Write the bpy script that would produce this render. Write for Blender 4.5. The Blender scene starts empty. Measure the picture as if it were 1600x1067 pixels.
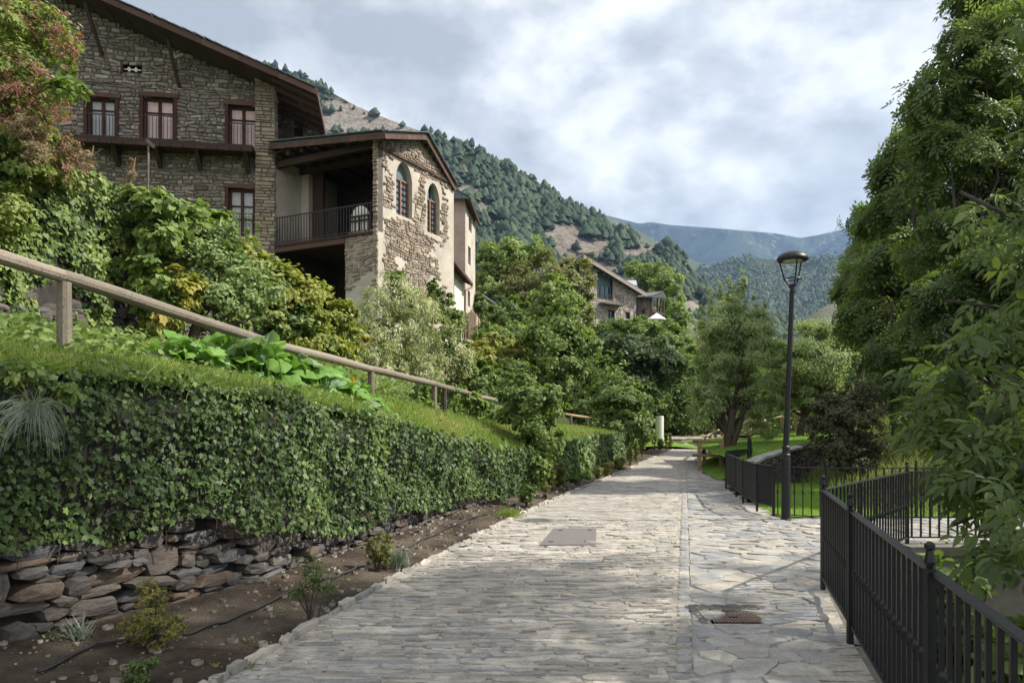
import bpy, math, random
import numpy as np
from mathutils import noise as mn, Vector
R = np.random.default_rng(7)
random.seed(7)
PI = math.pi
SC = bpy.context.scene
COL = SC.collection
# ---------------------------------------------------------------- camera
EYE = 1.65; FOC = 1150.0; HZ = 655.0
cam = bpy.data.cameras.new('camera'); camo = bpy.data.objects.new('camera', cam); COL.objects.link(camo)
camo.location = (0, 0, EYE); camo.rotation_euler = (PI/2, 0, 0)
cam.sensor_width = 36; cam.lens = 36*FOC/1600; cam.shift_y = (HZ-533.5)/1600; cam.clip_start = .1; cam.clip_end = 20000
SC.camera = camo
# ---------------------------------------------------------------- light
SUN = Vector((.70, .02, .71)).normalized()
w = bpy.data.worlds.new('World'); SC.world = w; w.use_nodes = True
SC.view_settings.view_transform = 'Standard'; SC.view_settings.look = 'None'
SC.view_settings.exposure = 1.26; SC.view_settings.gamma = 1
try: SC.view_settings.use_curve_mapping = False
except Exception: pass
sl = bpy.data.lights.new('sun', 'SUN'); sl.energy = 3.7; sl.angle = math.radians(1.2); sl.color = (1, .94, .83)
so = bpy.data.objects.new('sun', sl); COL.objects.link(so)
so.rotation_euler = SUN.to_track_quat('Z', 'Y').to_euler(); so.location = (20, 0, 40)
class NT:
    def __init__(s, tree): s.t = tree
    def n(s, typ, ins=None, **kw):
        nd = s.t.nodes.new(typ)
        for k, v in kw.items(): setattr(nd, k, v)
        for k, v in (ins or {}).items():
            if isinstance(v, bpy.types.NodeSocket): s.t.links.new(v, nd.inputs[k])
            else: nd.inputs[k].default_value = v
        return nd
    def ramp(s, fac, stops, interp='LINEAR'):
        nd = s.n('ShaderNodeValToRGB', {'Fac': fac}); cr = nd.color_ramp; cr.interpolation = interp
        while len(cr.elements) < len(stops): cr.elements.new(.5)
        for e, (p, c) in zip(cr.elements, stops):
            e.position = p; e.color = (*c, 1) if not isinstance(c, (int, float)) else (c, c, c, 1)
        return nd.outputs['Color']
    def math(s, op, a, b=0.0, clamp=False):
        nd = s.n('ShaderNodeMath', {0: a, 1: b}, operation=op); nd.use_clamp = clamp; return nd.outputs[0]
    def mix(s, f, a, b, typ='MIX'):
        nd = s.n('ShaderNodeMix', data_type='RGBA', blend_type=typ)
        for i, v in ((0, f), (6, a), (7, b)):
            if isinstance(v, bpy.types.NodeSocket): s.t.links.new(v, nd.inputs[i])
            else: nd.inputs[i].default_value = v if i == 0 else ((*v, 1) if len(v) == 3 else v)
        return nd.outputs[2]
    def noise(s, vec, scale, detail=4, rough=.55, dist=0):
        nd = s.n('ShaderNodeTexNoise', {'Scale': scale, 'Detail': detail, 'Roughness': rough, 'Distortion': dist})
        if vec is not None: s.t.links.new(vec, nd.inputs['Vector'])
        return nd.outputs['Fac']
# sky: Nishita blue seen through gaps of a broken cloud deck (one even deck over the whole dome)
N = NT(w.node_tree)
for x in list(w.node_tree.nodes): w.node_tree.nodes.remove(x)
sky = N.n('ShaderNodeTexSky', sky_type='NISHITA', sun_disc=False)
sky.sun_elevation = math.asin(SUN.z); sky.sun_rotation = math.atan2(SUN.x, SUN.y)
tc = N.n('ShaderNodeTexCoord').outputs['Generated']
sp = N.n('ShaderNodeSeparateXYZ', {0: tc})
pv = N.n('ShaderNodeMapping', {'Vector': tc, 'Scale': (1, 1, 1.55), 'Location': (3.1, 1.7, .4)}).outputs[0]
pu = N.n('ShaderNodeMapping', {'Vector': tc, 'Scale': (1, 1, 1.55), 'Location': (3.1+.03*SUN.x, 1.7, .4+.07)}).outputs[0]
big = N.noise(pv, 1.5, 2, .5, .2); mid = N.noise(pv, 4.4, 10, .55, .08); up_ = N.noise(pu, 4.4, 10, .55, .08)
rel = N.math('SUBTRACT', mid, up_)                  # billows: bright where the cloud thins towards the light
cv = N.math('SUBTRACT', N.math('ADD', N.math('MULTIPLY', big, .45), N.math('MULTIPLY', mid, .55)), N.math('MULTIPLY', rel, .75))
cc = N.ramp(cv, [(.37, (5.6, 5.58, 5.5)), (.43, (4.9, 4.92, 4.92)), (.49, (4.0, 4.05, 4.13)), (.55, (2.85, 2.94, 3.08)), (.63, (1.85, 1.95, 2.1))])
cover = N.ramp(N.noise(pv, 2.0, 7, .6, .2), [(.28, 0.45), (.38, 1.0)])
col = N.mix(cover, sky.outputs[0], cc)
bg = N.n('ShaderNodeBackground', {'Color': col, 'Strength': .115})
N.t.links.new(bg.outputs[0], N.n('ShaderNodeOutputWorld').inputs[0])
cy = SC.cycles
cy.max_bounces = 6; cy.diffuse_bounces = 3; cy.glossy_bounces = 2; cy.transmission_bounces = 5; cy.transparent_max_bounces = 8; cy.volume_bounces = 0
cy.caustics_reflective = False; cy.caustics_refractive = False
# ---------------------------------------------------------------- maths helpers
def P(px, py, Y): return np.array(((px-800)/FOC*Y, Y, EYE+(HZ-py)/FOC*Y))
def interp(x, pts): return np.interp(x, [p[0] for p in pts], [p[1] for p in pts])
ORG = {}                                   # world origin of every root
class MB:
    def __init__(s): s.v = []; s.f = []; s.var = []; s.n = 0
    def add(s, V, F, var=None):
        V = np.asarray(V, float); s.v.append(V)
        for f in F: s.f.append(tuple(int(i)+s.n for i in f))
        s.var += [random.random() if var is None else var]*len(F)
        s.n += len(V); return s
    def box(s, c, ux, uy, uz, hx, hy, hz, var=None):   # centre, axes, half sizes
        c, ux, uy, uz = (np.asarray(q, float) for q in (c, ux, uy, uz))
        V = [c+ux*hx*i+uy*hy*j+uz*hz*k for k in (-1, 1) for j in (-1, 1) for i in (-1, 1)]
        return s.add(V, [(0,2,3,1),(4,5,7,6),(0,1,5,4),(2,6,7,3),(0,4,6,2),(1,3,7,5)], var)
    def bx(s, x0, x1, y0, y1, z0, z1, var=None):
        return s.box(((x0+x1)/2,(y0+y1)/2,(z0+z1)/2),(1,0,0),(0,1,0),(0,0,1),(x1-x0)/2,(y1-y0)/2,(z1-z0)/2,var)
    def bar(s, a, b, w, h=None, up=(0,0,1), var=None):  # square bar from a to b
        a = np.asarray(a, float); b = np.asarray(b, float); d = b-a; L = np.linalg.norm(d); d = d/L
        x = np.cross(d, up); nx = np.linalg.norm(x); x = np.array((1,0,0)) if nx < 1e-6 else x/nx
        y = np.cross(x, d)
        return s.box((a+b)/2, x, y, d, w/2, (h or w)/2, L/2, var)
    def tube(s, pts, rad, n=8, cap=True, wob=0, var=None):
        pts = [np.asarray(p, float) for p in pts]; m = len(pts)
        rad = [rad]*m if np.isscalar(rad) else rad
        V = []; d = pts[1]-pts[0]; ref = np.array((0,0,1.)) if abs(d[2]) < .8*np.linalg.norm(d) else np.array((0,1.,0))
        for i, p in enumerate(pts):
            d = pts[min(i+1, m-1)]-pts[max(i-1, 0)]; d = d/(np.linalg.norm(d)+1e-9)
            x = np.cross(d, ref); x /= np.linalg.norm(x)+1e-9; y = np.cross(d, x)
            for k in range(n):
                a = 2*PI*k/n; r = rad[i]*(1+(random.uniform(-wob, wob) if wob else 0))
                V.append(p+x*math.cos(a)*r+y*math.sin(a)*r)
        F = [(i*n+k, i*n+(k+1) % n, (i+1)*n+(k+1) % n, (i+1)*n+k) for i in range(m-1) for k in range(n)]
        if cap: F += [tuple(range(n))[::-1], tuple((m-1)*n+k for k in range(n))]
        return s.add(V, F, var)
    def lathe(s, c, prof, n=14, var=None):   # prof: (r, z)
        V = [(c[0]+r*math.cos(2*PI*k/n), c[1]+r*math.sin(2*PI*k/n), c[2]+z) for r, z in prof for k in range(n)]
        m = len(prof)
        F = [(i*n+k, i*n+(k+1) % n, (i+1)*n+(k+1) % n, (i+1)*n+k) for i in range(m-1) for k in range(n)]
        F += [tuple(range(n))[::-1], tuple((m-1)*n+k for k in range(n))]
        return s.add(V, F, var)
    def poly(s, pts, var=None): return s.add(pts, [tuple(range(len(pts)))], var)
    def build(s, name, mat, parent=None, **kw):
        return mk(name, np.concatenate(s.v), s.f, mat, parent, var=s.var, **kw)
def mesh_data(name, V, F, var=None, smooth=False):
    me = bpy.data.meshes.new(name)
    if isinstance(F, np.ndarray):
        nf, k = F.shape
        me.vertices.add(len(V)); me.vertices.foreach_set('co', np.asarray(V, np.float32).ravel())
        me.loops.add(nf*k); me.loops.foreach_set('vertex_index', F.astype(np.int32).ravel())
        me.polygons.add(nf); me.polygons.foreach_set('loop_start', np.arange(0, nf*k, k, dtype=np.int32))
        me.update(calc_edges=True)
    else:
        me.from_pydata(np.asarray(V, float).tolist(), [], [list(f) for f in F]); me.update()
    if var is not None:
        at = me.attributes.new('var', 'FLOAT', 'FACE'); at.data.foreach_set('value', np.asarray(var, np.float32))
    if smooth: me.polygons.foreach_set('use_smooth', [True]*len(me.polygons))
    return me
def tag(o, label=None, cat=None, group=None, kind=None):
    if label: o['label'] = label
    if cat: o['category'] = cat
    if group: o['group'] = group
    if kind: o['kind'] = kind
    return o
def origin(o):
    return ORG.get(o.name, np.zeros(3))
def mk(name, V, F, mat, parent=None, var=None, smooth=False, kind=None, label=None, cat=None, group=None, at=None):
    V = np.asarray(V, float)
    base = origin(parent) if parent is not None else (np.zeros(3) if at is None else np.asarray(at, float))
    me = mesh_data(name, V-base, F, var, smooth)
    if mat is not None: me.materials.append(mat)
    o = bpy.data.objects.new(name, me); COL.objects.link(o)
    if parent is not None: o.parent = parent
    else: o.location = base
    ORG[o.name] = base
    return tag(o, label, cat, group, kind)
def thing(name, label, cat, loc=(0,0,0), group=None, kind=None):
    o = bpy.data.objects.new(name, None); COL.objects.link(o); o.location = loc; ORG[o.name] = np.asarray(loc, float)
    o.empty_display_size = .2
    return tag(o, label, cat, group, kind)
def inst(name, me, parent, loc, rot=(0,0,0), scale=(1,1,1)):
    o = bpy.data.objects.new(name, me); COL.objects.link(o); o.parent = parent
    o.location = np.asarray(loc, float)-origin(parent); o.rotation_euler = rot; o.scale = scale
    return o
def fbm(x, y, z=0., s=1., o=4): return mn.fractal(Vector((x*s, y*s, z*s)), 1.0, 2.0, o)
# ---------------------------------------------------------------- materials
MATS = {}
def newmat(name):
    m = bpy.data.materials.new(name); m.use_nodes = True
    for x in list(m.node_tree.nodes): m.node_tree.nodes.remove(x)
    MATS[name] = m; return m, NT(m.node_tree)
def out(n, shader): n.t.links.new(shader, n.n('ShaderNodeOutputMaterial').inputs[0])
def rnd(n):
    a = n.n('ShaderNodeAttribute', attribute_name='var').outputs['Fac']
    return n.math('FRACT', n.math('ADD', a, n.n('ShaderNodeObjectInfo').outputs['Random']))
def opos(n): return n.n('ShaderNodeNewGeometry').outputs['Position']
def leaf_mat(name, cols, tr=.35, gloss=.35, spec=.35):
    m, n = newmat(name)
    a = n.n('ShaderNodeAttribute', attribute_name='var').outputs['Fac']
    o = n.math('MULTIPLY', n.n('ShaderNodeObjectInfo').outputs['Random'], 0.0)
    cols = [(c[0]*1.93, c[1]*1.58, c[2]*2.15) for c in cols]; k = len(cols)
    c = n.ramp(a, [(i/(k-1), c) for i, c in enumerate(cols)])
    c = n.mix(.35, c, n.ramp(n.noise(opos(n), 1.3, 3), [(.3, .5), (.7, 1.0)]), 'MULTIPLY') if False else c
    p = n.n('ShaderNodeBsdfPrincipled', {'Base Color': c, 'Roughness': 1-gloss, 'Specular IOR Level': spec})
    t = n.n('ShaderNodeBsdfTranslucent', {'Color': n.mix(1.0, c, (1.12, 1.2, .62), 'MULTIPLY')})
    mx = n.n('ShaderNodeMixShader', {0: tr}); n.t.links.new(p.outputs[0], mx.inputs[1]); n.t.links.new(t.outputs[0], mx.inputs[2])
    out(n, mx.outputs[0]); return m
def stone_mat(name, cols, rough=.85, scale=9, bump=.35, grain=60, spots=None, amp=.45, strat=0):
    m, n = newmat(name); r = rnd(n); k = len(cols); pos = opos(n)
    c = n.ramp(r, [(i/(k-1), c) for i, c in enumerate(cols)])
    if strat:
        mp = n.n('ShaderNodeMapping', {'Vector': pos, 'Scale': (1, 1, strat)}).outputs[0]
    else: mp = pos
    n1 = n.noise(mp, scale, 8, .65, .4); n2 = n.noise(mp, grain, 3, .6)
    c = n.mix(1.0, c, n.ramp(n1, [(.25, 1-amp), (.75, 1+amp*.75)]), 'MULTIPLY')
    c = n.mix(.6, c, n.ramp(n2, [(.3, .7), (.7, 1.15)]), 'MULTIPLY')
    if spots: c = n.mix(n.ramp(n.noise(pos, spots[1], 6, .7), [(spots[2], 0.), (spots[2]+.1, 1.)]), c, spots[0])
    h = n.math('ADD', n.math('MULTIPLY', n1, 1.0), n.math('MULTIPLY', n2, .35))
    b = n.n('ShaderNodeBump', {'Height': h, 'Strength': bump, 'Distance': .03})
    p = n.n('ShaderNodeBsdfPrincipled', {'Base Color': c, 'Roughness': rough, 'Specular IOR Level': .25, 'Normal': b.outputs[0]})
    out(n, p.outputs[0]); return m
def plain(name, col, rough=.6, metal=0, var=.15, scale=12, bump=.1, spec=.4, rough2=None):
    m, n = newmat(name); pos = opos(n); n1 = n.noise(pos, scale, 6, .6)
    c = n.mix(1.0, col, n.ramp(n1, [(.3, 1-var), (.7, 1+var*.6)]), 'MULTIPLY')
    b = n.n('ShaderNodeBump', {'Height': n1, 'Strength': bump, 'Distance': .01})
    p = n.n('ShaderNodeBsdfPrincipled', {'Base Color': c, 'Roughness': rough, 'Metallic': metal, 'Specular IOR Level': spec, 'Normal': b.outputs[0]})
    out(n, p.outputs[0]); return m
def wood_mat(name, c1, c2, scale=(3, 3, 40), rough=.75, crack=True):
    m, n = newmat(name)
    tc = n.n('ShaderNodeTexCoord').outputs['Object']
    mp = n.n('ShaderNodeMapping', {'Vector': tc, 'Scale': scale}).outputs[0]
    n1 = n.noise(mp, 3, 8, .65, .5); n2 = n.noise(opos(n), 5, 4); n3 = n.noise(mp, 9, 3, .5)
    c = n.mix(n.math('ADD', n.math('MULTIPLY', n1, .7), n.math('MULTIPLY', n2, .3)), c1, c2)
    c = n.mix(1., c, n.ramp(n3, [(.30, .35), (.42, 1.)]), 'MULTIPLY')
    c = n.mix(1., c, n.ramp(rnd(n), [(0, .75), (1, 1.15)]), 'MULTIPLY')
    b = n.n('ShaderNodeBump', {'Height': n3, 'Strength': .4, 'Distance': .01})
    p = n.n('ShaderNodeBsdfPrincipled', {'Base Color': c, 'Roughness': rough, 'Specular IOR Level': .25, 'Normal': b.outputs[0]})
    out(n, p.outputs[0]); return m
# ground covers
def soil(name, c1, c2, c3, sc=6, bump=.6, fine=45):
    m, n = newmat(name); pos = opos(n)
    a = n.noise(pos, sc, 8, .7); b_ = n.noise(pos, fine, 4, .7); l = n.noise(pos, sc*.12, 3)
    c = n.mix(n.ramp(a, [(.35, 0.), (.65, 1.)]), c1, c2)
    c = n.mix(n.ramp(l, [(.45, 0.), (.62, .8)]), c, c3)
    c = n.mix(1., c, n.ramp(b_, [(.3, .6), (.7, 1.3)]), 'MULTIPLY')
    bp = n.n('ShaderNodeBump', {'Height': n.math('ADD', a, n.math('MULTIPLY', b_, .5)), 'Strength': bump, 'Distance': .05})
    p = n.n('ShaderNodeBsdfPrincipled', {'Base Color': c, 'Roughness': .95, 'Specular IOR Level': .1, 'Normal': bp.outputs[0]})
    out(n, p.outputs[0]); return m
M_ground = soil('ground_cover', (.035,.05,.015), (.06,.075,.025), (.08,.07,.04), 1.2, 1.0, 12)
M_bed = soil('dark_soil', (.045,.034,.026), (.085,.065,.05), (.16,.13,.10), 9, .9, 60)
M_bank = soil('grassy_soil', (.05,.08,.015), (.09,.13,.03), (.17,.15,.07), 4)
M_lawn = soil('lawn', (.10,.19,.02), (.14,.25,.035), (.17,.24,.05), 8)
def mortar_mat():
    m, n = newmat('path_mortar'); pos = opos(n)
    a = n.noise(pos, 2.2, 8, .65); b_ = n.noise(pos, 38, 4, .6); g = n.noise(n.n('ShaderNodeMapping', {'Vector': pos, 'Scale': (3, 14, 1)}).outputs[0], 1.3, 6, .7)
    c = n.mix(n.ramp(a, [(.35, 0.), (.65, 1.)]), (.30,.27,.23), (.46,.42,.36))
    c = n.mix(n.ramp(g, [(.38, 1.), (.50, 0.)]), c, (.12,.11,.10))
    c = n.mix(.7, c, n.ramp(b_, [(.3, .7), (.7, 1.15)]), 'MULTIPLY')
    bp = n.n('ShaderNodeBump', {'Height': n.math('ADD', g, n.math('MULTIPLY', b_, .5)), 'Strength': .5, 'Distance': .03})
    p = n.n('ShaderNodeBsdfPrincipled', {'Base Color': c, 'Roughness': .85, 'Specular IOR Level': .2, 'Normal': bp.outputs[0]})
    out(n, p.outputs[0]); return m
M_mortar = mortar_mat()
M_slate = stone_mat('paving_slate', [(.22,.205,.185), (.41,.375,.325), (.32,.30,.27), (.46,.42,.365), (.33,.295,.25), (.27,.27,.265), (.42,.39,.345)], .75, 5, .5, 50, ((.47,.44,.39), 2.6, .57), .35)
M_flag = stone_mat('flagstone', [(.21,.215,.22), (.36,.34,.31), (.28,.28,.28), (.42,.385,.335), (.34,.31,.27), (.29,.285,.275), (.24,.25,.27)], .7, 4, .5, 55, ((.46,.43,.38), 2.6, .57), .35)
M_wallstone = stone_mat('dry_stone', [(.065,.062,.062), (.125,.11,.10), (.085,.08,.08), (.14,.12,.105), (.10,.092,.09), (.15,.11,.085), (.11,.112,.118), (.15,.135,.125)], .85, 8, .8, 50, ((.27,.25,.22), 6, .62), .4, 3)
M_housestone = stone_mat('house_stone', [(.12,.105,.092), (.25,.225,.19), (.165,.148,.13), (.33,.30,.25), (.205,.185,.165), (.26,.205,.16), (.44,.40,.34), (.15,.135,.12)], .88, 4, .7, 22, None, .4)
M_archstone = stone_mat('arch_wall_stone', [(.19,.16,.13), (.35,.29,.22), (.25,.21,.17), (.42,.35,.27), (.30,.25,.2), (.40,.30,.22)], .88, 4, .7, 22, None, .4)
M_core = plain('wall_mortar', (.12,.105,.09), .95, 0, .4, 8, .5)
M_coredark = plain('wall_core', (.035,.032,.028), .95, 0, .4, 8, .5)  # also the painted shade inside the gallery wing
def plaster(name, col, col2, stain):
    m, n = newmat(name); pos = opos(n)
    a = n.noise(pos, 1.2, 8, .7, .5); b_ = n.noise(pos, 9, 6, .7)
    c = n.mix(n.ramp(a, [(.35, 0.), (.62, 1.)]), col, col2); c = n.mix(n.ramp(b_, [(.58, 0.), (.75, .8)]), c, stain)
    bp = n.n('ShaderNodeBump', {'Height': b_, 'Strength': .4, 'Distance': .03})
    p = n.n('ShaderNodeBsdfPrincipled', {'Base Color': c, 'Roughness': .9, 'Specular IOR Level': .15, 'Normal': bp.outputs[0]})
    out(n, p.outputs[0]); return m
M_plaster = plaster('old_plaster', (.37,.33,.275), (.52,.475,.41), (.24,.205,.165))
M_plpink = plaster('pink_plaster', (.40,.29,.23), (.50,.39,.32), (.27,.19,.15))
M_plwhite = plaster('white_plaster', (.62,.57,.49), (.72,.68,.60), (.42,.38,.32))
M_darkwood = wood_mat('dark_wood', (.035,.022,.016), (.085,.05,.036), (4,4,4))
M_redwood = wood_mat('red_brown_wood', (.075,.043,.034), (.155,.09,.07), (4,4,4))
M_frame = wood_mat('window_frame_wood', (.045,.018,.016), (.085,.035,.028), (4,4,4))
M_orangewood = plain('orange_frame', (.22,.115,.07), .6)
M_rail = wood_mat('weathered_rail', (.14,.115,.09), (.31,.27,.215), (6,6,6))
M_railnew = wood_mat('pale_rail', (.24,.16,.09), (.40,.29,.18), (6,6,6))
M_iron = plain('black_iron', (.012,.0125,.015), .45, 0, .3, 30, .15, .35)
M_irongrey = plain('railing_iron', (.035,.03,.03), .5)
M_cover = plain('plate_steel', (.17,.15,.145), .6, .2, .2, 20, .2)
M_rust = plain('rusty_cover', (.21,.135,.12), .65, .2, .3, 30, .3)
M_curtain = plain('pink_curtain', (.72,.55,.54), .9, 0, .2, 14, .1)
M_curtaingrey = plain('grey_curtain', (.50,.52,.56), .9, 0, .2, 14, .1)
M_slateroof = stone_mat('roof_slate', [(.10,.11,.12), (.15,.16,.17), (.12,.13,.14)], .7, 6, .4, 40, None, .3)
M_hose = plain('rubber_hose', (.035,.033,.035), .5)
M_pebble = stone_mat('pebble', [(.20,.17,.14), (.36,.32,.27), (.28,.24,.20), (.45,.40,.34)], .85, 9, .3, 60)
M_bark = stone_mat('bark', [(.075,.055,.042), (.11,.085,.065)], .9, 14, .9, 50, None, .5, .35)
M_barkgrey = stone_mat('grey_bark', [(.05,.045,.038), (.09,.08,.07)], .9, 14, .9, 50, None, .5, .35)
M_concrete = plain('old_concrete', (.16,.145,.125), .9, 0, .4, 3, .4)
M_white = plain('white_paint', (.72,.72,.66), .5, 0, .08, 3)
def glass_mat():
    m, n = newmat('window_glass')
    p = n.n('ShaderNodeBsdfPrincipled', {'Base Color': (.03,.045,.055,1), 'Roughness': .08, 'Specular IOR Level': .9}); out(n, p.outputs[0]); return m
M_glass = glass_mat()
M_panebright = plain('leaded_glass', (.16,.18,.21), .15, 0, .3, 5, .05, .9)
M_teal = plain('teal_board', (.10,.17,.18), .5)
# foliage colours (base colours, not lit ones)
L_ivydark = leaf_mat('ivy_leaf', [(.016,.036,.008), (.032,.066,.013), (.05,.095,.02), (.095,.16,.028)], .15, .48, .3)
L_ivy = leaf_mat('bright_ivy_leaf', [(.028,.055,.012), (.06,.11,.02), (.095,.16,.03), (.16,.23,.04)], .25, .45, .35)
L_yellow = leaf_mat('yellowing_leaf', [(.08,.13,.02), (.14,.19,.03), (.18,.22,.04), (.20,.20,.045)], .35)
L_bright = leaf_mat('bright_leaf', [(.05,.10,.02), (.085,.15,.03), (.12,.195,.042), (.165,.235,.06)], .4)
L_mid = leaf_mat('mid_leaf', [(.03,.06,.014), (.055,.10,.02), (.08,.14,.028), (.11,.18,.035)], .35)
L_dark = leaf_mat('dark_leaf', [(.014,.03,.01), (.026,.05,.015), (.04,.072,.02), (.06,.10,.026)], .3)
L_ash = leaf_mat('ash_leaf', [(.036,.066,.018), (.062,.108,.024), (.09,.15,.032), (.145,.205,.04)], .52, .5, .45)
L_olive = leaf_mat('olive_leaf', [(.075,.10,.025), (.10,.135,.033), (.125,.15,.042), (.10,.145,.035)], .3)
L_willow = leaf_mat('willow_leaf', [(.07,.125,.035), (.115,.19,.055), (.165,.245,.08), (.21,.29,.11)], .35)
L_silver = leaf_mat('lace_vine_leaf', [(.07,.125,.03), (.13,.19,.06), (.22,.28,.12), (.36,.42,.24)], .3)
L_maroon = leaf_mat('brownish_leaf', [(.026,.036,.013), (.042,.054,.019), (.06,.07,.026), (.075,.085,.034)], .25)
L_flowerbush = leaf_mat('flower_bush_leaf', [(.08,.14,.02), (.115,.18,.035), (.15,.21,.05), (.17,.17,.06)], .35)
L_pink = leaf_mat('pink_flower', [(.15,.068,.045), (.18,.10,.065), (.16,.13,.075)], .35)
L_dry = leaf_mat('dry_leaf', [(.13,.11,.06), (.17,.15,.08), (.12,.13,.05)], .35)
L_squash = leaf_mat('squash_leaf', [(.07,.17,.022), (.09,.21,.025), (.12,.20,.10), (.11,.25,.03)], .35, .35)
L_grass = leaf_mat('grass_blade', [(.06,.12,.015), (.10,.18,.025), (.16,.23,.04), (.24,.23,.09)], .35)
L_lawn = leaf_mat('lawn_blade', [(.075,.15,.013), (.105,.20,.018), (.14,.24,.025)], .4)
L_greygrass = leaf_mat('grey_grass', [(.08,.12,.07), (.13,.18,.11), (.17,.22,.14)], .3)
L_thuja = leaf_mat('thuja_leaf', [(.05,.075,.014), (.09,.12,.02), (.14,.16,.03)], .25)
L_juniper = leaf_mat('juniper_leaf', [(.045,.075,.015), (.09,.12,.022), (.15,.165,.03), (.12,.075,.035)], .3)
L_pine = leaf_mat('pine_crown', [(.016,.032,.016), (.026,.048,.022), (.04,.066,.03), (.06,.085,.035)], .1, .2, .1)
L_orange = leaf_mat('orange_flower', [(.36,.22,.01), (.38,.30,.015), (.36,.36,.02)], .3)
# ---------------------------------------------------------------- foliage
def T(V, F): return np.array(V, float), np.array(F)
T_dia = T([(0,0,0),(.5,.3,.07),(1,0,-.05),(.5,-.3,.07)], [(0,1,2),(0,2,3)])
T_leaf = T([(0,0,0),(.28,.26,.07),(.68,.24,.05),(1,0,-.08),(.68,-.24,.05),(.28,-.26,.07),(.5,0,0)], [(0,1,6),(1,2,6),(2,3,6),(3,4,6),(4,5,6),(5,0,6)])
T_ivy = T([(0,0,0),(-.12,.34,.03),(.22,.30,.06),(.50,.46,-.02),(.60,.2,.04),(1,0,-.06),(.60,-.2,.04),(.50,-.46,-.02),(.22,-.30,.06),(-.12,-.34,.03),(.35,0,.0)],
          [(0,1,10),(1,2,10),(2,3,10),(3,4,10),(4,5,10),(5,6,10),(6,7,10),(7,8,10),(8,9,10),(9,0,10)])
T_ivy4 = T([(0,0,0),(-.05,.36,.03),(.45,.40,-.02),(1,0,-.06),(.45,-.40,-.02),(-.05,-.36,.03)], [(0,1,2),(0,2,3),(0,3,4),(0,4,5)])
T_narrow = T([(0,0,0),(.45,.135,.03),(1,0,-.08),(.45,-.135,.03)], [(0,1,2),(0,2,3)])
def _ash(nl=4, full=False, rj=0):
    V = []; F = []
    def lf(x, y, z, ang, L):
        ang += random.gauss(0, .22)*rj; L *= 1+random.gauss(0, .14)*rj; dr = (.25+random.gauss(.1, .35))*rj
        b = len(V); c, s = math.cos(ang), math.sin(ang)
        pts = [(0,0,0),(.3,.23,.05-.2*dr),(.68,.19,.02-.6*dr),(1,0,-.16-dr),(.68,-.19,.02-.6*dr),(.3,-.23,.05-.2*dr)] if full else [(0,0,0),(.45,.21,.06),(1,0,-.14),(.45,-.21,.06)]
        for px, py, pz in pts: V.append((x+(px*c-py*s)*L, y+(px*s+py*c)*L, z+pz*L))
        F.extend([(b,b+1,b+2),(b,b+2,b+3),(b,b+3,b+4),(b,b+4,b+5)] if full else [(b,b+1,b+2),(b,b+2,b+3)])
    for i in range(nl):
        x = .15+i*.62/nl; z = .12-.3*x*x
        for s in (-1, 1): lf(x, .012*s, z, s*(1.05-.1*i), .36)
    lf(.78, 0, -.06, 0, .38)
    b = len(V); V.extend([(0,.008,.05),(0,-.008,.05),(.8,0,-.07)]); F.append((b,b+1,b+2))
    return T(V, F)
T_ash = _ash(3); T_ashfull = [_ash(3, True, 1) for _ in range(6)]
T_blade = T([(0,-.03,0),(0,.03,0),(.5,.022,.09),(.5,-.022,.09),(.95,0,.34)], [(0,1,2),(0,2,3),(3,2,4)])
T_spray = T([(0,0,0),(.3,.16,.02),(1,.05,0),(.55,0,.03),(1,-.1,0),(.3,-.16,.02)], [(0,1,3),(1,2,3),(0,3,5),(3,4,5)])
def unit(A): return A/(np.linalg.norm(A, axis=-1, keepdims=True)+1e-9)
def leafmesh(C, size, tmpl, Z, X=None, jit=.5, xj=.6):
    """place one template per centre; Z is the face normal, X the way the leaf points"""
    C = np.asarray(C, float); n = len(C); TV, TF = tmpl
    Z = unit(np.broadcast_to(Z, (n, 3))+R.normal(0, jit, (n, 3)))
    X0 = R.normal(0, 1, (n, 3)) if X is None else np.broadcast_to(X, (n, 3))+R.normal(0, xj, (n, 3))
    X0 = unit(X0-(X0*Z).sum(1, keepdims=True)*Z); Y0 = np.cross(Z, X0)
    s = np.broadcast_to(size, (n,))[:, None, None]
    V = C[:, None, :]+s*(TV[None, :, 0:1]*X0[:, None, :]+TV[None, :, 1:2]*Y0[:, None, :]+TV[None, :, 2:3]*Z[:, None, :])
    F = TF[None]+(np.arange(n)*len(TV))[:, None, None]
    return V.reshape(-1, 3), F.reshape(-1, TF.shape[1])
def lvar(n, k, base): return np.repeat(np.clip(base, 0, 1), k)
def sph(n):
    return unit(R.normal(0, 1, (n, 3)))
def crown_pts(blobs, n, clump=.3, nc=None, shell=.45, droop=0):
    """blobs: (centre, radii). Returns centres, outward normals and clump tone"""
    w_ = np.array([b[1][0]*b[1][2] for b in blobs]); w_ = w_/w_.sum()
    CC = []; NN = []; TT = []
    for (c, r), q in zip(blobs, w_):
        c = np.asarray(c, float); r = np.asarray(r, float)
        m = max(int(n*q), 8); k = nc or max(10, int(26*(.3/clump)**2)); k = min(k, m)
        d = sph(k); rad = R.random(k)**shell; rad = .25+.75*rad
        rad = np.clip(rad*(1+R.normal(0, .14, k)), .15, 1.12)
        cc = c+d*r*rad[:, None]; cr = clump*r.min()*R.uniform(.6, 1.3, k)
        idx = R.integers(0, k, m)
        off = R.normal(0, .55, (m, 3))*np.array((1, 1, .62))
        p = cc[idx]+off*cr[idx][:, None]
        if droop: p[:, 2] -= droop*R.random(m)
        CC.append(p); NN.append(unit((p-c)/r)+np.array((0, 0, .6))); TT.append(R.normal(0, .16, k)[idx])
    return np.concatenate(CC), np.concatenate(NN), np.concatenate(TT)
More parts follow.
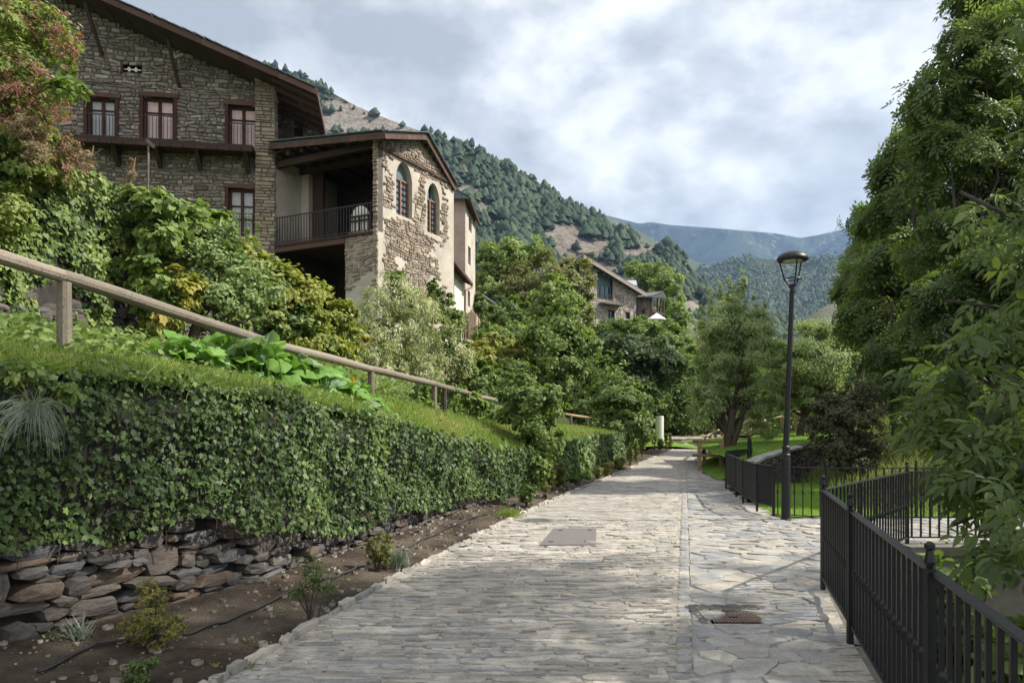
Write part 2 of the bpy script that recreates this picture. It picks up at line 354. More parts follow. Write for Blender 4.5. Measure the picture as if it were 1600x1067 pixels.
def foliage(name, mat, parent, blobs, n, size, tmpl=T_dia, clump=.3, shell=.45, jit=.5, tone=.42, X=None, xj=.6, sv=.3, nc=None, droop=0, **kw):
    C, Z, t = crown_pts(blobs, n, clump, nc, shell, droop)
    m = len(C); s = size*R.uniform(1-sv, 1+sv, m)
    V, F = leafmesh(C, s, tmpl, Z, X, jit, xj)
    return mk(name, V, F, mat, parent, var=lvar(m, len(tmpl[1]), tone+t+R.normal(0, .13, m)), **kw)
def B(px, py, Y, rx, ry, d=None):
    """blob seen at photo pixel px,py at depth Y with pixel radii"""
    k = Y/FOC; return (P(px, py, Y), (rx*k, (d if d else rx*k), ry*k))
def limbs(mb, base, top, r0, targets, r1=None, n=8, sag=.1):
    base = np.asarray(base, float); top = np.asarray(top, float)
    pts = [base+(top-base)*t+np.array((R.normal(0, .05), R.normal(0, .05), 0))*min(1, t*2)*np.linalg.norm(top-base)*.4 for t in np.linspace(0, 1, 6)]
    pts[0] = base; r1 = r1 or r0*.6
    mb.tube(pts, [r0*1.35]+[r0+(r1-r0)*t for t in (.2, .4, .6, .8, 1)], n, True, .08)
    for tg in targets:
        tg = np.asarray(tg, float); a = pts[random.choice((3, 4, 5))]
        mid = a*.5+tg*.5+np.array((R.normal(0, .06), R.normal(0, .06), -sag))*np.linalg.norm(tg-a)
        rr = r1*random.uniform(.35, .6)
        mb.tube([a, a*.7+mid*.3, mid, tg*.6+mid*.4, tg], [rr, rr*.9, rr*.7, rr*.45, rr*.2], 5, False, .05)
def tree(name, label, cat, base, blobs, n, size, leaf, bark=None, r=.12, tmpl=T_dia, group=None, nlimb=10, topat=None, leaf2=None, **kw):
    base = np.asarray(base, float)
    o = thing(name, label, cat, base, group)
    cs = np.array([b[0] for b in blobs]); c = cs.mean(0)
    mb = MB(); low = min(b[0][2]-b[1][2] for b in blobs)
    top = np.array((base[0]*.6+c[0]*.4, base[1]*.6+c[1]*.4, max(low+.15*(c[2]-low), base[2]+.3)))
    if topat is not None: top = np.asarray(topat, float)
    tg = []
    for i in range(nlimb):
        b = blobs[i % len(blobs)]; tg.append(np.asarray(b[0])+sph(1)[0]*np.asarray(b[1])*.65)
    limbs(mb, base, top, r, tg)
    mb.build('trunk', bark or M_bark, o, smooth=True)
    foliage('crown', leaf, o, blobs, n, size, tmpl, **kw)
    return o
def shrub(name, label, cat, base, blobs, n, size, leaf, tmpl=T_dia, stem=.02, group=None, ns=5, **kw):
    base = np.asarray(base, float); o = thing(name, label, cat, base, group)
    mb = MB()
    for i in range(ns):
        b = blobs[i % len(blobs)]; t = np.asarray(b[0])+sph(1)[0]*np.asarray(b[1])*.5
        mb.tube([base+(R.normal(0, .02), R.normal(0, .02), 0), base*.5+t*.5, t], [stem, stem*.7, stem*.3], 5, False)
    mb.build('stem', M_barkgrey, o)
    foliage('foliage', leaf, o, blobs, n, size, tmpl, **kw)
    return o
# ================================================================ ground lines (plan curves)
XLp = [(-3,-3.65),(4.6,-1.82),(7.4,-1.24),(12.1,0),(15,.88),(21,2.8),(27,4.75),(33,6.9),(40,9.4),(46,11.9),(60,19)]
XRp = [(-3,.0),(1,1.25),(5.45,2.52),(7.1,3.04),(7.6,3.5),(9.5,5.15)]
XRf = [(12.3,4.52),(12.9,4.36),(17.4,5.08),(20,5.55),(23.4,5.95),(33,8.7),(40,11.6),(46,14.6)]
Wp = [(-2,-7.4),(2,-5.2),(5.06,-3.52),(7,-2.44),(9.7,-1.69),(15.2,0),(17.3,1.0),(22,2.45),(27,4.0),(30,5.0)]
WTp = [(-2,2.3),(5.06,2.05),(6.4,1.97),(9,1.78),(11,1.5),(12.5,1.28),(15.2,1.05),(17.3,1.0),(20,1.12),(27,1.12),(30,1.1)]
XL = lambda y: interp(y, XLp); W_ = lambda y: interp(y, Wp); WT = lambda y: interp(y, WTp)
FX = lambda y: (283*y-6189)/1150                 # wooden rail line
FZ = lambda y: interp(y, [(0,2.25),(6.3,2.2),(9.3,2.12),(12.3,2.02),(15.3,1.76),(18.3,1.6),(24,1.45),(30,1.3)])
UX = lambda y: .246*y-9.42                       # upper garden wall line
UB = lambda y: interp(y, [(0,2.7),(9,2.85),(14,3.03),(20,2.8),(26,2.5),(30,2.3)])
UT = lambda y: interp(y, [(0,5.5),(10,5.4),(12.5,5.4),(16,4.95),(20,4.25),(22.5,3.8),(26,3.6),(30,3.4)])
ZP = lambda y: np.where(np.asarray(y) > 25, .02*(np.asarray(y)-25), 0)
def sstep(x, a, b):
    t = np.clip((x-a)/(b-a), 0, 1); return t*t*(3-2*t)
PIT = [(3.08,7.0),(2.56,5.45),(1.9,3.26),(1.3,1.0),(1.3,-4),(30,-4),(30,9.36),(5.2,9.36)]
def inpoly(x, y, P_):
    c = False; j = len(P_)-1
    for i in range(len(P_)):
        if (P_[i][1] > y) != (P_[j][1] > y) and x < (P_[j][0]-P_[i][0])*(y-P_[i][1])/(P_[j][1]-P_[i][1])+P_[i][0]: c = not c
        j = i
    return c
def H(x, y):
    z = float(ZP(min(y, 60)))-.07
    d = XL(min(y, 60)) + max(0, y-60)*.4 - x      # left of the path
    off = float(np.interp(y, (30, 38, 60), (.6, 3.4, 3.4)))
    if d > 0: z += -.12*float(1-sstep(y, 25, 34))
    d -= off
    if d > 0: z += min(d*.60, 7+d*.12)*float(sstep(y, 25, 34))
    if x > 0 and y > 12.6:
        st_ = max(6.3+.11*(y-12.6), interp(y, XRf)+1.6+(1.5 if y > 30 else 0)) if y > 18 else 6.3+.11*(y-12.6)
        e = x-st_; z += max(0, min(e*.36, 2.4+e*.03))*float(sstep(y, 12.6, 15))*float(1-sstep(y, 38, 46)*sstep(26-x, -14, 4))
    if y > 60: z += (y-60)*.055+min(y-60, 400)*.02
    if inpoly(x, y, PIT): z = -2.5
    return z
def gridmesh(name, xs_of, ys, zf, mat, **kw):
    V = []; nx = None
    for y in ys:
        xs = xs_of(y); nx = len(xs)
        V += [(x, y, zf(x, y)) for x in xs]
    F = [(j*nx+i, j*nx+i+1, (j+1)*nx+i+1, (j+1)*nx+i) for j in range(len(ys)-1) for i in range(nx-1)]
    return mk(name, V, F, mat, **kw)
gx = sorted(set([-6000,-2500,-1000,-500,-300,-200,-140,-100,-80,-65,-55]+[round(v, 2) for v in np.arange(-48, 0, 2)]+[round(v, 2) for v in np.arange(0, 20, .5)]+[round(v, 2) for v in np.arange(20, 60, 2.5)]+[70,90,120,160,220,300,500,1000,2500,6000]))
gy = sorted(set([-400,-150,-60,-30,-15]+[round(v, 2) for v in np.arange(-8, 30, .5)]+[round(v, 2) for v in np.arange(30, 80, 2)]+[85,95,110,130,160,200,260,350,500,900,2000,5000,9000]))
gridmesh('ground', lambda y: gx, gy, lambda x, y: H(x, y)-(max(0, y-150)*.05), M_ground, smooth=True, kind='structure')
# ---------------------------------------------------------------- cobbled path
def voronoi(seeds, ax, ay, lim, box, K=14):
    S = np.array(seeds)*np.array((1/ax, 1/ay)); out_ = []
    for i, s in enumerate(S):
        d = ((S-s)**2).sum(1); near = np.argsort(d)[1:K+1]
        poly = [s+np.array(q)*box for q in ((-1,-1),(1,-1),(1,1),(-1,1))]
        for j in near:
            m = (s+S[j])/2; nrm = S[j]-s; new = []
            for k in range(len(poly)):
                a, b = poly[k], poly[(k+1) % len(poly)]; da = (a-m)@nrm; db = (b-m)@nrm
                if da <= 0: new.append(a)
                if (da < 0) != (db < 0) and abs(da-db) > 1e-12: new.append(a+(b-a)*da/(da-db))
            poly = new
            if len(poly) < 3: break
        if len(poly) >= 3: out_.append((seeds[i], [p*np.array((ax, ay)) for p in poly]))
    return out_
def slab(poly, z0, z1, gap=.012, bev=.012, rz=.004, tilt=.0):
    """a paving stone: outline ring, bevelled upper ring and a slightly domed top"""
    p = np.array(poly); c = p.mean(0); rad = np.linalg.norm(p-c, axis=1).mean()+1e-6
    q = []                                        # cut the corners so that no stone is a perfect polygon
    for k in range(len(p)):
        a, b, d = p[k-1], p[k], p[(k+1) % len(p)]
        t = random.uniform(.12, .3); q.append(b+(a-b)*t); q.append(b+(d-b)*t)
    q = np.array(q); r = np.linalg.norm(q-c, axis=1, keepdims=True)+1e-6; u = (q-c)/r
    q = c+u*np.maximum(r-gap, r*.5)*(1+R.normal(0, .012, (len(q), 1)))
    n = len(q); tp = c+(q-c)*(1-np.minimum(bev/r, .4)); g = R.normal(0, tilt, 2) if tilt else (0, 0)
    zt = z1+(tp-c)@np.array(g)+R.normal(0, rz, n)
    V = [(x, y, z0) for x, y in q]+[(x, y, (z0*.35+z1*.65)) for x, y in q]+[(x, y, z) for (x, y), z in zip(tp, zt)]+[(c[0], c[1], z1+abs(R.normal(0, .002)))]
    F = [(i, (i+1) % n, n+(i+1) % n, n+i) for i in range(n)]+[(n+i, n+(i+1) % n, 2*n+(i+1) % n, 2*n+i) for i in range(n)]+[(2*n+i, 2*n+(i+1) % n, 3*n) for i in range(n)]
    return V, F
def strip_y(y): return 1.08+.235*(y-4.6)          # seam of square stones between the two pavings
def right_edge(y): return interp(y, XRp) if y < 9.5 else (10.5 if y < 12.15 else interp(y, XRf))
path_ys = [round(v, 2) for v in np.arange(-3, 12.1, .3)]
pa = gridmesh('path', lambda y: list(np.linspace(XL(y)-.03, interp(y, XRp), 12)), sorted(path_ys[:-8]+[9.5]), lambda x, y: float(ZP(y)), M_mortar, kind='structure')
# the rest of the path: beyond the corner it opens to the branch, then narrows again
def path_part(xs_of, ys, zo=0.0, name='path_bed', mat=None):
    V = []
    for y in ys: V += [(x, y, float(ZP(y))+zo) for x in xs_of(y)]
    nx = len(xs_of(ys[0])); F = [(j*nx+i, j*nx+i+1, (j+1)*nx+i+1, (j+1)*nx+i) for j in range(len(ys)-1) for i in range(nx-1)]
    return mk(name, V, F, mat or M_mortar, pa)
path_part(lambda y: list(np.linspace(XL(y)-.03, 5.15, 8))+[7, 9, 12, 16, 22], [9.5, 10, 10.5, 11, 11.5, 12, 12.3])
path_part(lambda y: list(np.linspace(XL(y)-.03, interp(y, XRf), 10)), [12.3]+[round(v, 1) for v in np.arange(13, 47, 1)])
path_part(lambda y: [-2, 4, 9, 11.9, 14.6, 18, 24, 40], [46, 49, 52.5])
Mfar = M_mortar
def taken(x, y):                                  # cover plates break the paving
    return (.30 < x-.0 < 1.28 and 9.55 < y < 11.15) or (1.58 < x < 2.12 and 5.80 < y < 6.55)
stones = []                                       # (distance, V, F, var, material kind)
y = 3.1
while y < 27:
    h = random.uniform(.045, .095)*(1 if y < 9 else 1.35)*(1 if y < 16 else 1.6)
    x = XL(y)+random.uniform(.0, .12); xe = (strip_y(y)-.09) if y < 13.5 else interp(y, XRf)-.05
    if y > 12.3: xe = min(strip_y(y)-.09, interp(y, XRf)-.05)
    while x < xe-.08:
        L = min(random.choice((.14, .2, .26, .32, .42, .55))*random.uniform(.85, 1.2)*(1 if y < 12 else 1.5), xe-x)
        if L < .07: break
        if not taken(x+L/2, y+h/2) and random.random() > .05:
            wv = .02*math.sin(x*2.3+y)+.015*math.sin(x*5.1+3*y)
            j = lambda: random.uniform(-.012, .012)
            poly = [(x+j(), y+wv+j()), (x+L*.5, y+wv+j()), (x+L+j(), y+wv+j()), (x+L+j(), y+h+wv+j()), (x+L*.5, y+h+wv+j()), (x+j(), y+h+wv+j())]
            near = y < 12
            z0 = float(ZP(y))
            if near: V, F = slab(poly, z0-.02, z0+random.uniform(.002, .014), .008, .009, .003, .035)
            else:
                q = np.array(poly); c = q.mean(0); q = c+(q-c)*.9
                V = [(a, b, z0+.001) for a, b in q]+[(a, b, z0+random.uniform(.005, .012)) for a, b in c+(q-c)*.88]
                F = [(i, (i+1) % 6, 6+(i+1) % 6, 6+i) for i in range(6)]+[tuple(range(6, 12))]
            stones.append((y, V, F, random.random(), 0))
        x += L
    y += h
def add_pieces(root, lst, name, mat, limit, stuffname):
    lst.sort(key=lambda s: s[0]); k = 0
    for s in lst[:limit]:
        V = np.array(s[1]); c = V.mean(0)
        me = mesh_data(name, V-c, s[2]); me.materials.append(mat)
        inst(name, me, root, c)
    mb = MB()
    for s in lst[limit:]: mb.add(s[1], s[2], s[3])
    if mb.n: mb.build(stuffname, mat, root, kind='stuff')
add_pieces(pa, stones, 'paving_stone', M_slate, 300, 'far_paving')
# irregular flagstones on the right and along the branch
seeds = []
y = 2.6; row = 0
while y < 25.5:
    st = .225 if y < 12.3 else .32
    x = strip_y(y)+.16+(row % 2)*.17
    xe = right_edge(y)+.1
    while x < min(xe, 9.5):
        seeds.append((x+random.uniform(-.15, .15), y+random.uniform(-.10, .10))); x += .34 if y < 12 else .45
    y += st; row += 1
fl = []
for s, poly in voronoi(seeds, 1.0, .8, None, .42):
    poly = [p for p in poly]; c = np.mean(poly, 0)
    if taken(*c): continue
    xr = right_edge(c[1]); q = [(min(max(px, strip_y(py)+.05), xr+.02 if c[1] < 9.5 else 99), py) for px, py in poly]
    if c[1] < 9.5 and c[0] > xr-.03: continue
    if c[1] > 12.3 and c[0] > interp(c[1], XRf)+.05: continue
    if np.ptp([a for a, b in q]) < .07: continue
    z0 = float(ZP(c[1]))
    V, F = slab(q, z0-.03, z0+random.uniform(.003, .018), .008, .010, .004, .025)
    fl.append((math.hypot(*c), V, F, random.random()))
add_pieces(pa, fl, 'flagstone', M_flag, 300, 'far_flagstones')
sq = []; y = 3.2
while y < 24:
    L = random.uniform(.12, .22)
    for k in (0,):
        x0 = strip_y(y)-.075; w2 = .13
        q = [(x0+random.uniform(-.01, .01), y), (x0+w2, y+.005), (x0+w2+L*.235, y+L-.01), (x0+L*.235, y+L-.012)]
        V, F = slab(q, -.02+float(ZP(y)), random.uniform(.006, .016)+float(ZP(y)), .008, .012, .002, .01); sq.append((y, V, F, random.random()))
    y += L
add_pieces(pa, sq, 'seam_stone', M_flag, 90, 'far_seam')
# kerb stones along the bed
y = 3.0; kerb = []
while y < 46:
    L = random.uniform(.18, .5)*(1 if y < 16 else 1.8); a = np.array((XL(y), y)); b = np.array((XL(y+L), y+L)); d = (b-a)/np.linalg.norm(b-a); nn = np.array((-d[1], d[0]))
    w2 = random.uniform(.05, .085); q = [a+d*.008, b-d*.008, b-d*.008+nn*w2, b*.5+a*.5+nn*(w2+.02), a+d*.008+nn*w2]
    if 22 < y: L *= 1
    z = float(ZP(y)); V, F = slab([tuple(p) for p in q], z-.05, z+random.uniform(.02, .055), .0, .012, .006, .02); kerb.append((y, V, F, random.random())); y += L
add_pieces(pa, kerb, 'kerb_stone', M_slate, 130, 'far_kerb')
# dirt filling and pebbles
V = []; F = []
# ---------------------------------------------------------------- planting bed
def bedz(x, y):
    t = (XL(y)-.05-x)/max(XL(y)-.05-W_(y), .3)
    return float(ZP(y))+.015+.10*np.clip(t, 0, 1)+.025*fbm(x, y, 0, 3.5)
bys = [round(v, 2) for v in np.arange(-2, 20, .12)]+[round(v, 1) for v in np.arange(20, 46.5, .6)]
def bxs(y):
    l = W_(y)-.12 if y < 28 else XL(y)-1.0
    return list(np.linspace(l, XL(y)-.03, 12))
bed = gridmesh('planting_bed', bxs, bys, bedz, M_bed, smooth=True, kind='structure')
# ---------------------------------------------------------------- grassy bank behind the low wall, terrace behind the upper wall
def bank_row(y):
    w, f, u = W_(y), FX(y), UX(y)
    f = min(f, w-.35); u = min(u, f-.8)
    return [(w-.16, WT(y)-.05), (w-.3, WT(y)+.04), ((w+f)/2, (WT(y)+FZ(y))/2+.05), (f, FZ(y)), ((f+u)/2, (FZ(y)*.5+UB(y)*.5)-.1), (u+.3, UB(y)-.06), (u+.02, UB(y))]
bys2 = [-3, 0, 2, 3, 4]+[round(v, 2) for v in np.arange(4.5, 30.1, .5)]
def grid3(name, rows, mat, **kw):
    nx = len(rows[0]); V = [p for r in rows for p in r]
    F = [(j*nx+i, j*nx+i+1, (j+1)*nx+i+1, (j+1)*nx+i) for j in range(len(rows)-1) for i in range(nx-1)]
    return mk(name, V, F, mat, **kw)
grid3('grass_bank', [[(x, y, z+.03*fbm(x, y, 3, 1.2)) for x, z in bank_row(y)][::-1] for y in bys2], M_bank, smooth=True, kind='structure')
grid3('upper_terrace', [[(u-60, y, 7.6+.03*max(0, y-10)), (u-16, y, max(UT(y), 5.6)), (u-7, y, UT(y)+.1), (u-2.5, y, UT(y)-.1), (u-.25, y, UT(y)-.15)] for y in bys2 for u in (UX(y),)], M_bank, smooth=True, kind='structure')
# ---------------------------------------------------------------- walls that hold the banks
def face_strip(name, xf, y0, y1, zb, zt, batter, mat, parent, st=.5, back=.5):
    ys = np.arange(y0, y1+.01, st); V = []
    for y in ys:
        x = xf(y); V += [(x, y, zb(y)-.3), (x-batter, y, zt(y)), (x-batter-back, y, zt(y))]
    F = []
    for j in range(len(ys)-1):
        a = j*3; F += [(a, a+3, a+4, a+1), (a+1, a+4, a+5, a+2)]
    return mk(name, V, F, mat, parent)
def stone_unit(n=9, bulge=.1):
    """unit stone, x width, y out of the wall, z height: rounded irregular outline, 3 rings"""
    V = []; ang = sorted([2*PI*(k+random.uniform(-.28, .28))/n for k in range(n)]); e = random.uniform(.25, .6)
    o = []
    for a in ang:
        c, s = math.cos(a), math.sin(a); r = (abs(c)**(2/e)+abs(s)**(2/e))**(-e/2) if True else 1
        r *= random.uniform(.8, 1.06); o.append((c*r*.5, s*r*.5))
    for f, yy in ((1, -.5), (1.0, .15), (.92, .44)):
        V += [(x*f+(R.normal(0, .01)), -yy+R.normal(0, .03), z*f+R.normal(0, .01)) for x, z in o]
    V.append((0, -.5-bulge*random.random(), 0))
    F = [(r*n+k, r*n+(k+1) % n, (r+1)*n+(k+1) % n, (r+1)*n+k) for r in (0, 1) for k in range(n)]+[(2*n+k, 2*n+(k+1) % n, 3*n) for k in range(n)]
    return np.array(V), F
POOL = []
for k in range(26):
    V, F = stone_unit(random.choice((6, 7, 8, 9)), .06); me = mesh_data('stone', V, F); me.materials.append(M_wallstone); POOL.append((V, F, me))
def lay_wall(root, xf, y0, y1, zb, zt, batter=.12, hmin=.06, hmax=.16, limit=300, wmul=1.0, seedz=0, mat=None):
    """uneven courses of stones along a plan line; the nearest are objects, the far ones one mesh"""
    ys = np.arange(y0, y1, .05); pts = np.array([(xf(y), y) for y in ys]); ds = np.r_[0, np.cumsum(np.linalg.norm(np.diff(pts, axis=0), axis=1))]
    L = ds[-1]; occ = []; lst = []
    z = -.12
    while z < 3:
        h = random.uniform(hmin, hmax); s = random.uniform(-.3, 0); any_ = False
        while s < L:
            wd = random.uniform(.12, .46)*wmul*(.7+h*3); m = s+wd/2
            if 0 < m < L:
                y = np.interp(m, ds, ys); b, t = float(zb(y)), float(zt(y)); zz = b+z
                if zz < t:
                    any_ = True
                    blocked = any(o[0] < m < o[1] and o[2] > z+.02 for o in occ)
                    if not blocked:
                        hh = h
                        if random.random() < .16 and wd > .2: hh = h*2.1; occ.append((s, s+wd, z+hh))
                        i = min(int(m/.05), len(pts)-2); d = pts[min(i+3, len(pts)-1)]-pts[max(i-3, 0)]; rz = math.atan2(d[1], d[0])
                        zc = zz+hh/2; x = np.interp(m, ds, pts[:, 0])-batter*np.clip((zc-b)/2, 0, 1)
                        dep = random.uniform(.16, .24)
                        # the stone's front (-y local) must face the path (right side of the line)
                        lst.append((math.hypot(x, y)*1.0/((wd*hh)**.25), (x, y, zc), rz, (wd*1.06, dep, hh*1.12), random.uniform(-.12, .12)))
            s += wd
        z += h*.95
        if not any_ and z > .5: break
    lst.sort(key=lambda q: q[0]); mb = MB()
    from mathutils import Euler
    for k, (_, loc, rz, sc, tl) in enumerate(lst):
        V, F, me = POOL[random.randrange(len(POOL))]
        off = random.uniform(-.035, .04); n = np.array((math.sin(rz), -math.cos(rz), 0)); loc = np.array(loc)+n*(off-.07)
        ez = rz+random.uniform(-.08, .08)
        if k < limit: inst('stone', me, root, loc, (random.uniform(-.12, .12), tl, ez), sc)
        else:
            M = Euler((0, tl, ez)).to_matrix(); mb.add((V*np.array(sc))@np.array(M).T+loc, F)
    if mb.n: mb.build('far_stonework', mat or M_wallstone, root, kind='stuff')
wall = thing('retaining_wall', 'dry stone retaining wall beside the planting bed, its upper half hidden by dark ivy', 'wall', (W_(8), 8, 0))
face_strip('wall_core', lambda y: W_(y)-.12, 2, 28, lambda y: 0, lambda y: WT(y)-.03, .12, M_coredark, wall)
lay_wall(wall, W_, 3.6, 17, lambda y: bedz(W_(y), y)-.02, lambda y: interp(y, [(3,1.05),(5,.95),(7,.72),(8.5,.5),(10,.42),(13,.4),(17,.4)]), .12, .035, .13, 300)
# rubble and pebbles on the bed
mb = MB()
for k in range(1700):
    y = 3.2+16*random.random()**1.7; t = random.random(); x = W_(y)+(XL(y)-W_(y))*t; z = bedz(x, y)
    s = random.choice((.005, .006, .008, .010, .013, .017, .026, .05))*random.uniform(.7, 1.3)*(1 if y < 9 else 1.3)
    V, F, _ = POOL[k % 26]; a = random.uniform(0, 6.3); c, sn = math.cos(a), math.sin(a)
    V = V[:, [0, 2, 1]]*np.array((s*1.3, s, s*.7)); V = np.c_[V[:, 0]*c-V[:, 1]*sn, V[:, 0]*sn+V[:, 1]*c, V[:, 2]]
    mb.add(V+(x, y, z+s*.1), F)
mb.build('pebbles', M_pebble, bed, kind='stuff')
# black irrigation hose lying on the bed
hp = [(60,1075,4.55),(150,1022,5.1),(235,1000,5.3),(300,975,5.45),(400,945,6.1),(470,915,6.9),(535,893,7.5),(600,873,8.4),(660,845,9.6),(720,820,11.2),(780,800,12.9),(830,783,14.6)]
pts = []
for px, py, Y in hp:
    x = (px-800)/FOC*Y; pts.append((x, Y, bedz(x, Y)+.022))
dense = []
for i in range(len(pts)-1):
    for t in np.linspace(0, 1, 6, endpoint=False):
        q = np.array(pts[i])*(1-t)+np.array(pts[i+1])*t; q[2] = bedz(q[0], q[1])+.018; dense.append(q)
MB().tube(dense, .011, 7).build('irrigation_hose', M_hose, None, smooth=True, at=pts[0], label='black rubber irrigation hose snaking along the soil of the bed', cat='hose')
# ---------------------------------------------------------------- the sunken channel right of the near railing
ch = thing('channel_wall', 'dark concrete walls of the sunken channel below the black railing', 'wall', (5.2, 9.4, -2.5))
for a, b in (((3.06,7.1),(5.2,9.42)), ((2.54,5.45),(3.06,7.1)), ((1.27,1.0),(2.54,5.45)), ((.9,-3),(1.27,1.0))):
    a = np.array(a); b = np.array(b); d = (b-a)/np.linalg.norm(b-a); nn = np.array((d[1], -d[0]))*.12; c = (a+b)/2+nn*.5
    MB().box((*c, -1.28), (*d, 0), (*nn/.12, 0), (0,0,1), np.linalg.norm(b-a)/2+.02, .09, 1.26).build('wall_panel', M_concrete, ch)
MB().bx(5.15, 24, 9.34, 9.50, -2.52, -.03).build('wall_panel', M_concrete, ch)
MB().bx(5.0, 24, 9.22, 9.62, -.06, .05).build('coping', M_concrete, ch)
# ================================================================ buildings
class Wall:
    """a vertical wall plane: point = O + a*u + c*n, height z"""
    def __init__(s, O, u):
        s.O = np.array(O, float); s.u = np.array(u, float)/np.linalg.norm(u); s.n = np.array((s.u[1], -s.u[0]))
    def pt(s, a, z, c=0.): q = s.O+s.u*a+s.n*c; return np.array((q[0], q[1], z))
    def a(s, px, c=0.):
        r = (px-800)/FOC; o = s.O+s.n*c; return (r*o[1]-o[0])/(s.u[0]-r*s.u[1])
    def z(s, a, py, c=0.): return EYE+(HZ-py)/FOC*(s.O+s.u*a+s.n*c)[1]
    def box(s, mb, a0, a1, z0, z1, c0, c1, var=None):
        return mb.box(s.pt((a0+a1)/2, (z0+z1)/2, (c0+c1)/2), (*s.u, 0), (*s.n, 0), (0,0,1), abs(a1-a0)/2, abs(c1-c0)/2, abs(z1-z0)/2, var)
def free(outl, ops, z):
    o = outl(z)
    if o is None: return []
    iv = [o]
    for op in ops:
        h = op(z)
        if h is None: continue
        nv = []
        for a0, a1 in iv:
            if h[1] <= a0 or h[0] >= a1: nv.append((a0, a1)); continue
            if h[0] > a0: nv.append((a0, h[0]))
            if h[1] < a1: nv.append((h[1], a1))
        iv = nv
    return iv
def rect(a0, a1, z0, z1): return lambda z: (a0, a1) if z0 <= z <= z1 else None
def arch(a0, a1, z0, zs, zt):
    def f(z):
        if z < z0 or z > zt: return None
        if z <= zs: return (a0, a1)
        t = (z-zs)/(zt-zs); h = (a1-a0)/2*math.sqrt(max(0, 1-t**1.7)); m = (a0+a1)/2; return (m-h, m+h)
    return f
def wallface(W, outl, ops, z0, z1, mat, parent, name='wall', st=.1, c=0.0, edges=()):
    zs = sorted(set([round(v, 4) for v in np.arange(z0, z1, st)]+[z1]+[e for e in edges if z0 < e < z1]))
    V = []; F = []
    for b, t in zip(zs[:-1], zs[1:]):
        for a0, a1 in free(outl, ops, (b+t)/2):
            k = len(V); V += [W.pt(a0, b, c), W.pt(a1, b, c), W.pt(a1, t, c), W.pt(a0, t, c)]; F.append((k, k+1, k+2, k+3))
    return mk(name, V, F, mat, parent)
def masonry(W, outl, ops, z0, z1, mat, parent, hmin=.07, hmax=.15, wmin=.15, wmax=.5, prob=lambda a, z: True, name='stonework', c=0.0, parts=0):
    mb = MB(); z = z0; lst = []; sd_ = random.uniform(0, 50)
    warp = lambda a, z: z+.10*fbm(a, z*.7, sd_, .9, 3)+.035*fbm(a, z*.6, sd_+9, 3.5, 2)
    while z < z1:
        h = random.uniform(hmin, hmax)
        for a0, a1 in free(outl, ops, z+h/2):
            a = a0
            while a < a1-.03:
                w_ = min(wmin+(wmax-wmin)*random.random()**1.8, a1-a)
                if a1-a-w_ < .06: w_ = a1-a
                if prob(a+w_/2, z+h/2):
                    e = random.uniform(.012, .055); g = .008; j = lambda: random.uniform(-.012, .012)
                    ch_ = min(w_, h)*.18
                    b = [(a+g+j(), z+g+j()), (a+w_-g+j(), z+g+j()), (a+w_-g+j(), z+h-g+j()), (a+g+j(), z+h-g+j())]
                    f = [(a+g+ch_+j(), z+g+ch_*.6), (a+w_-g-ch_+j(), z+g+ch_*.6), (a+w_-g-ch_+j(), z+h-g-ch_*.6), (a+g+ch_+j(), z+h-g-ch_*.6)]
                    wk = .0 if parts else 1.; tl = random.gauss(0, .10)*wk; am = a+w_/2; wy = lambda x, y: (warp(x, y)+tl*(x-am) if wk else y)
                    V = [W.pt(x, wy(x, y), c-.01) for x, y in b]+[W.pt(x, wy(x, y), c+e+random.uniform(-.008, .008)) for x, y in f]
                    F = [(0,1,5,4),(1,2,6,5),(2,3,7,6),(3,0,4,7),(4,5,6,7)]
                    if parts: lst.append((V, F))
                    else: mb.add(V, F)
                a += w_
        z += h
    if parts:
        for V, F in lst[:parts]:
            V = np.array(V); cc = V.mean(0); me = mesh_data('stone', V-cc, F); me.materials.append(mat); inst('stone', me, parent, cc)
        for V, F in lst[parts:]: mb.add(V, F)
    if mb.n: mb.build(name, mat, parent, kind='stuff')
def reveal(W, parent, a0, a1, z0, z1, d, mat):
    mb = MB()
    mb.poly([W.pt(a0,z0), W.pt(a0,z1), W.pt(a0,z1,-d), W.pt(a0,z0,-d)]).poly([W.pt(a1,z0), W.pt(a1,z0,-d), W.pt(a1,z1,-d), W.pt(a1,z1)])
    mb.poly([W.pt(a0,z0), W.pt(a0,z0,-d), W.pt(a1,z0,-d), W.pt(a1,z0)]).poly([W.pt(a0,z1), W.pt(a1,z1), W.pt(a1,z1,-d), W.pt(a0,z1,-d)])
    mb.build('window_reveal', mat, parent)
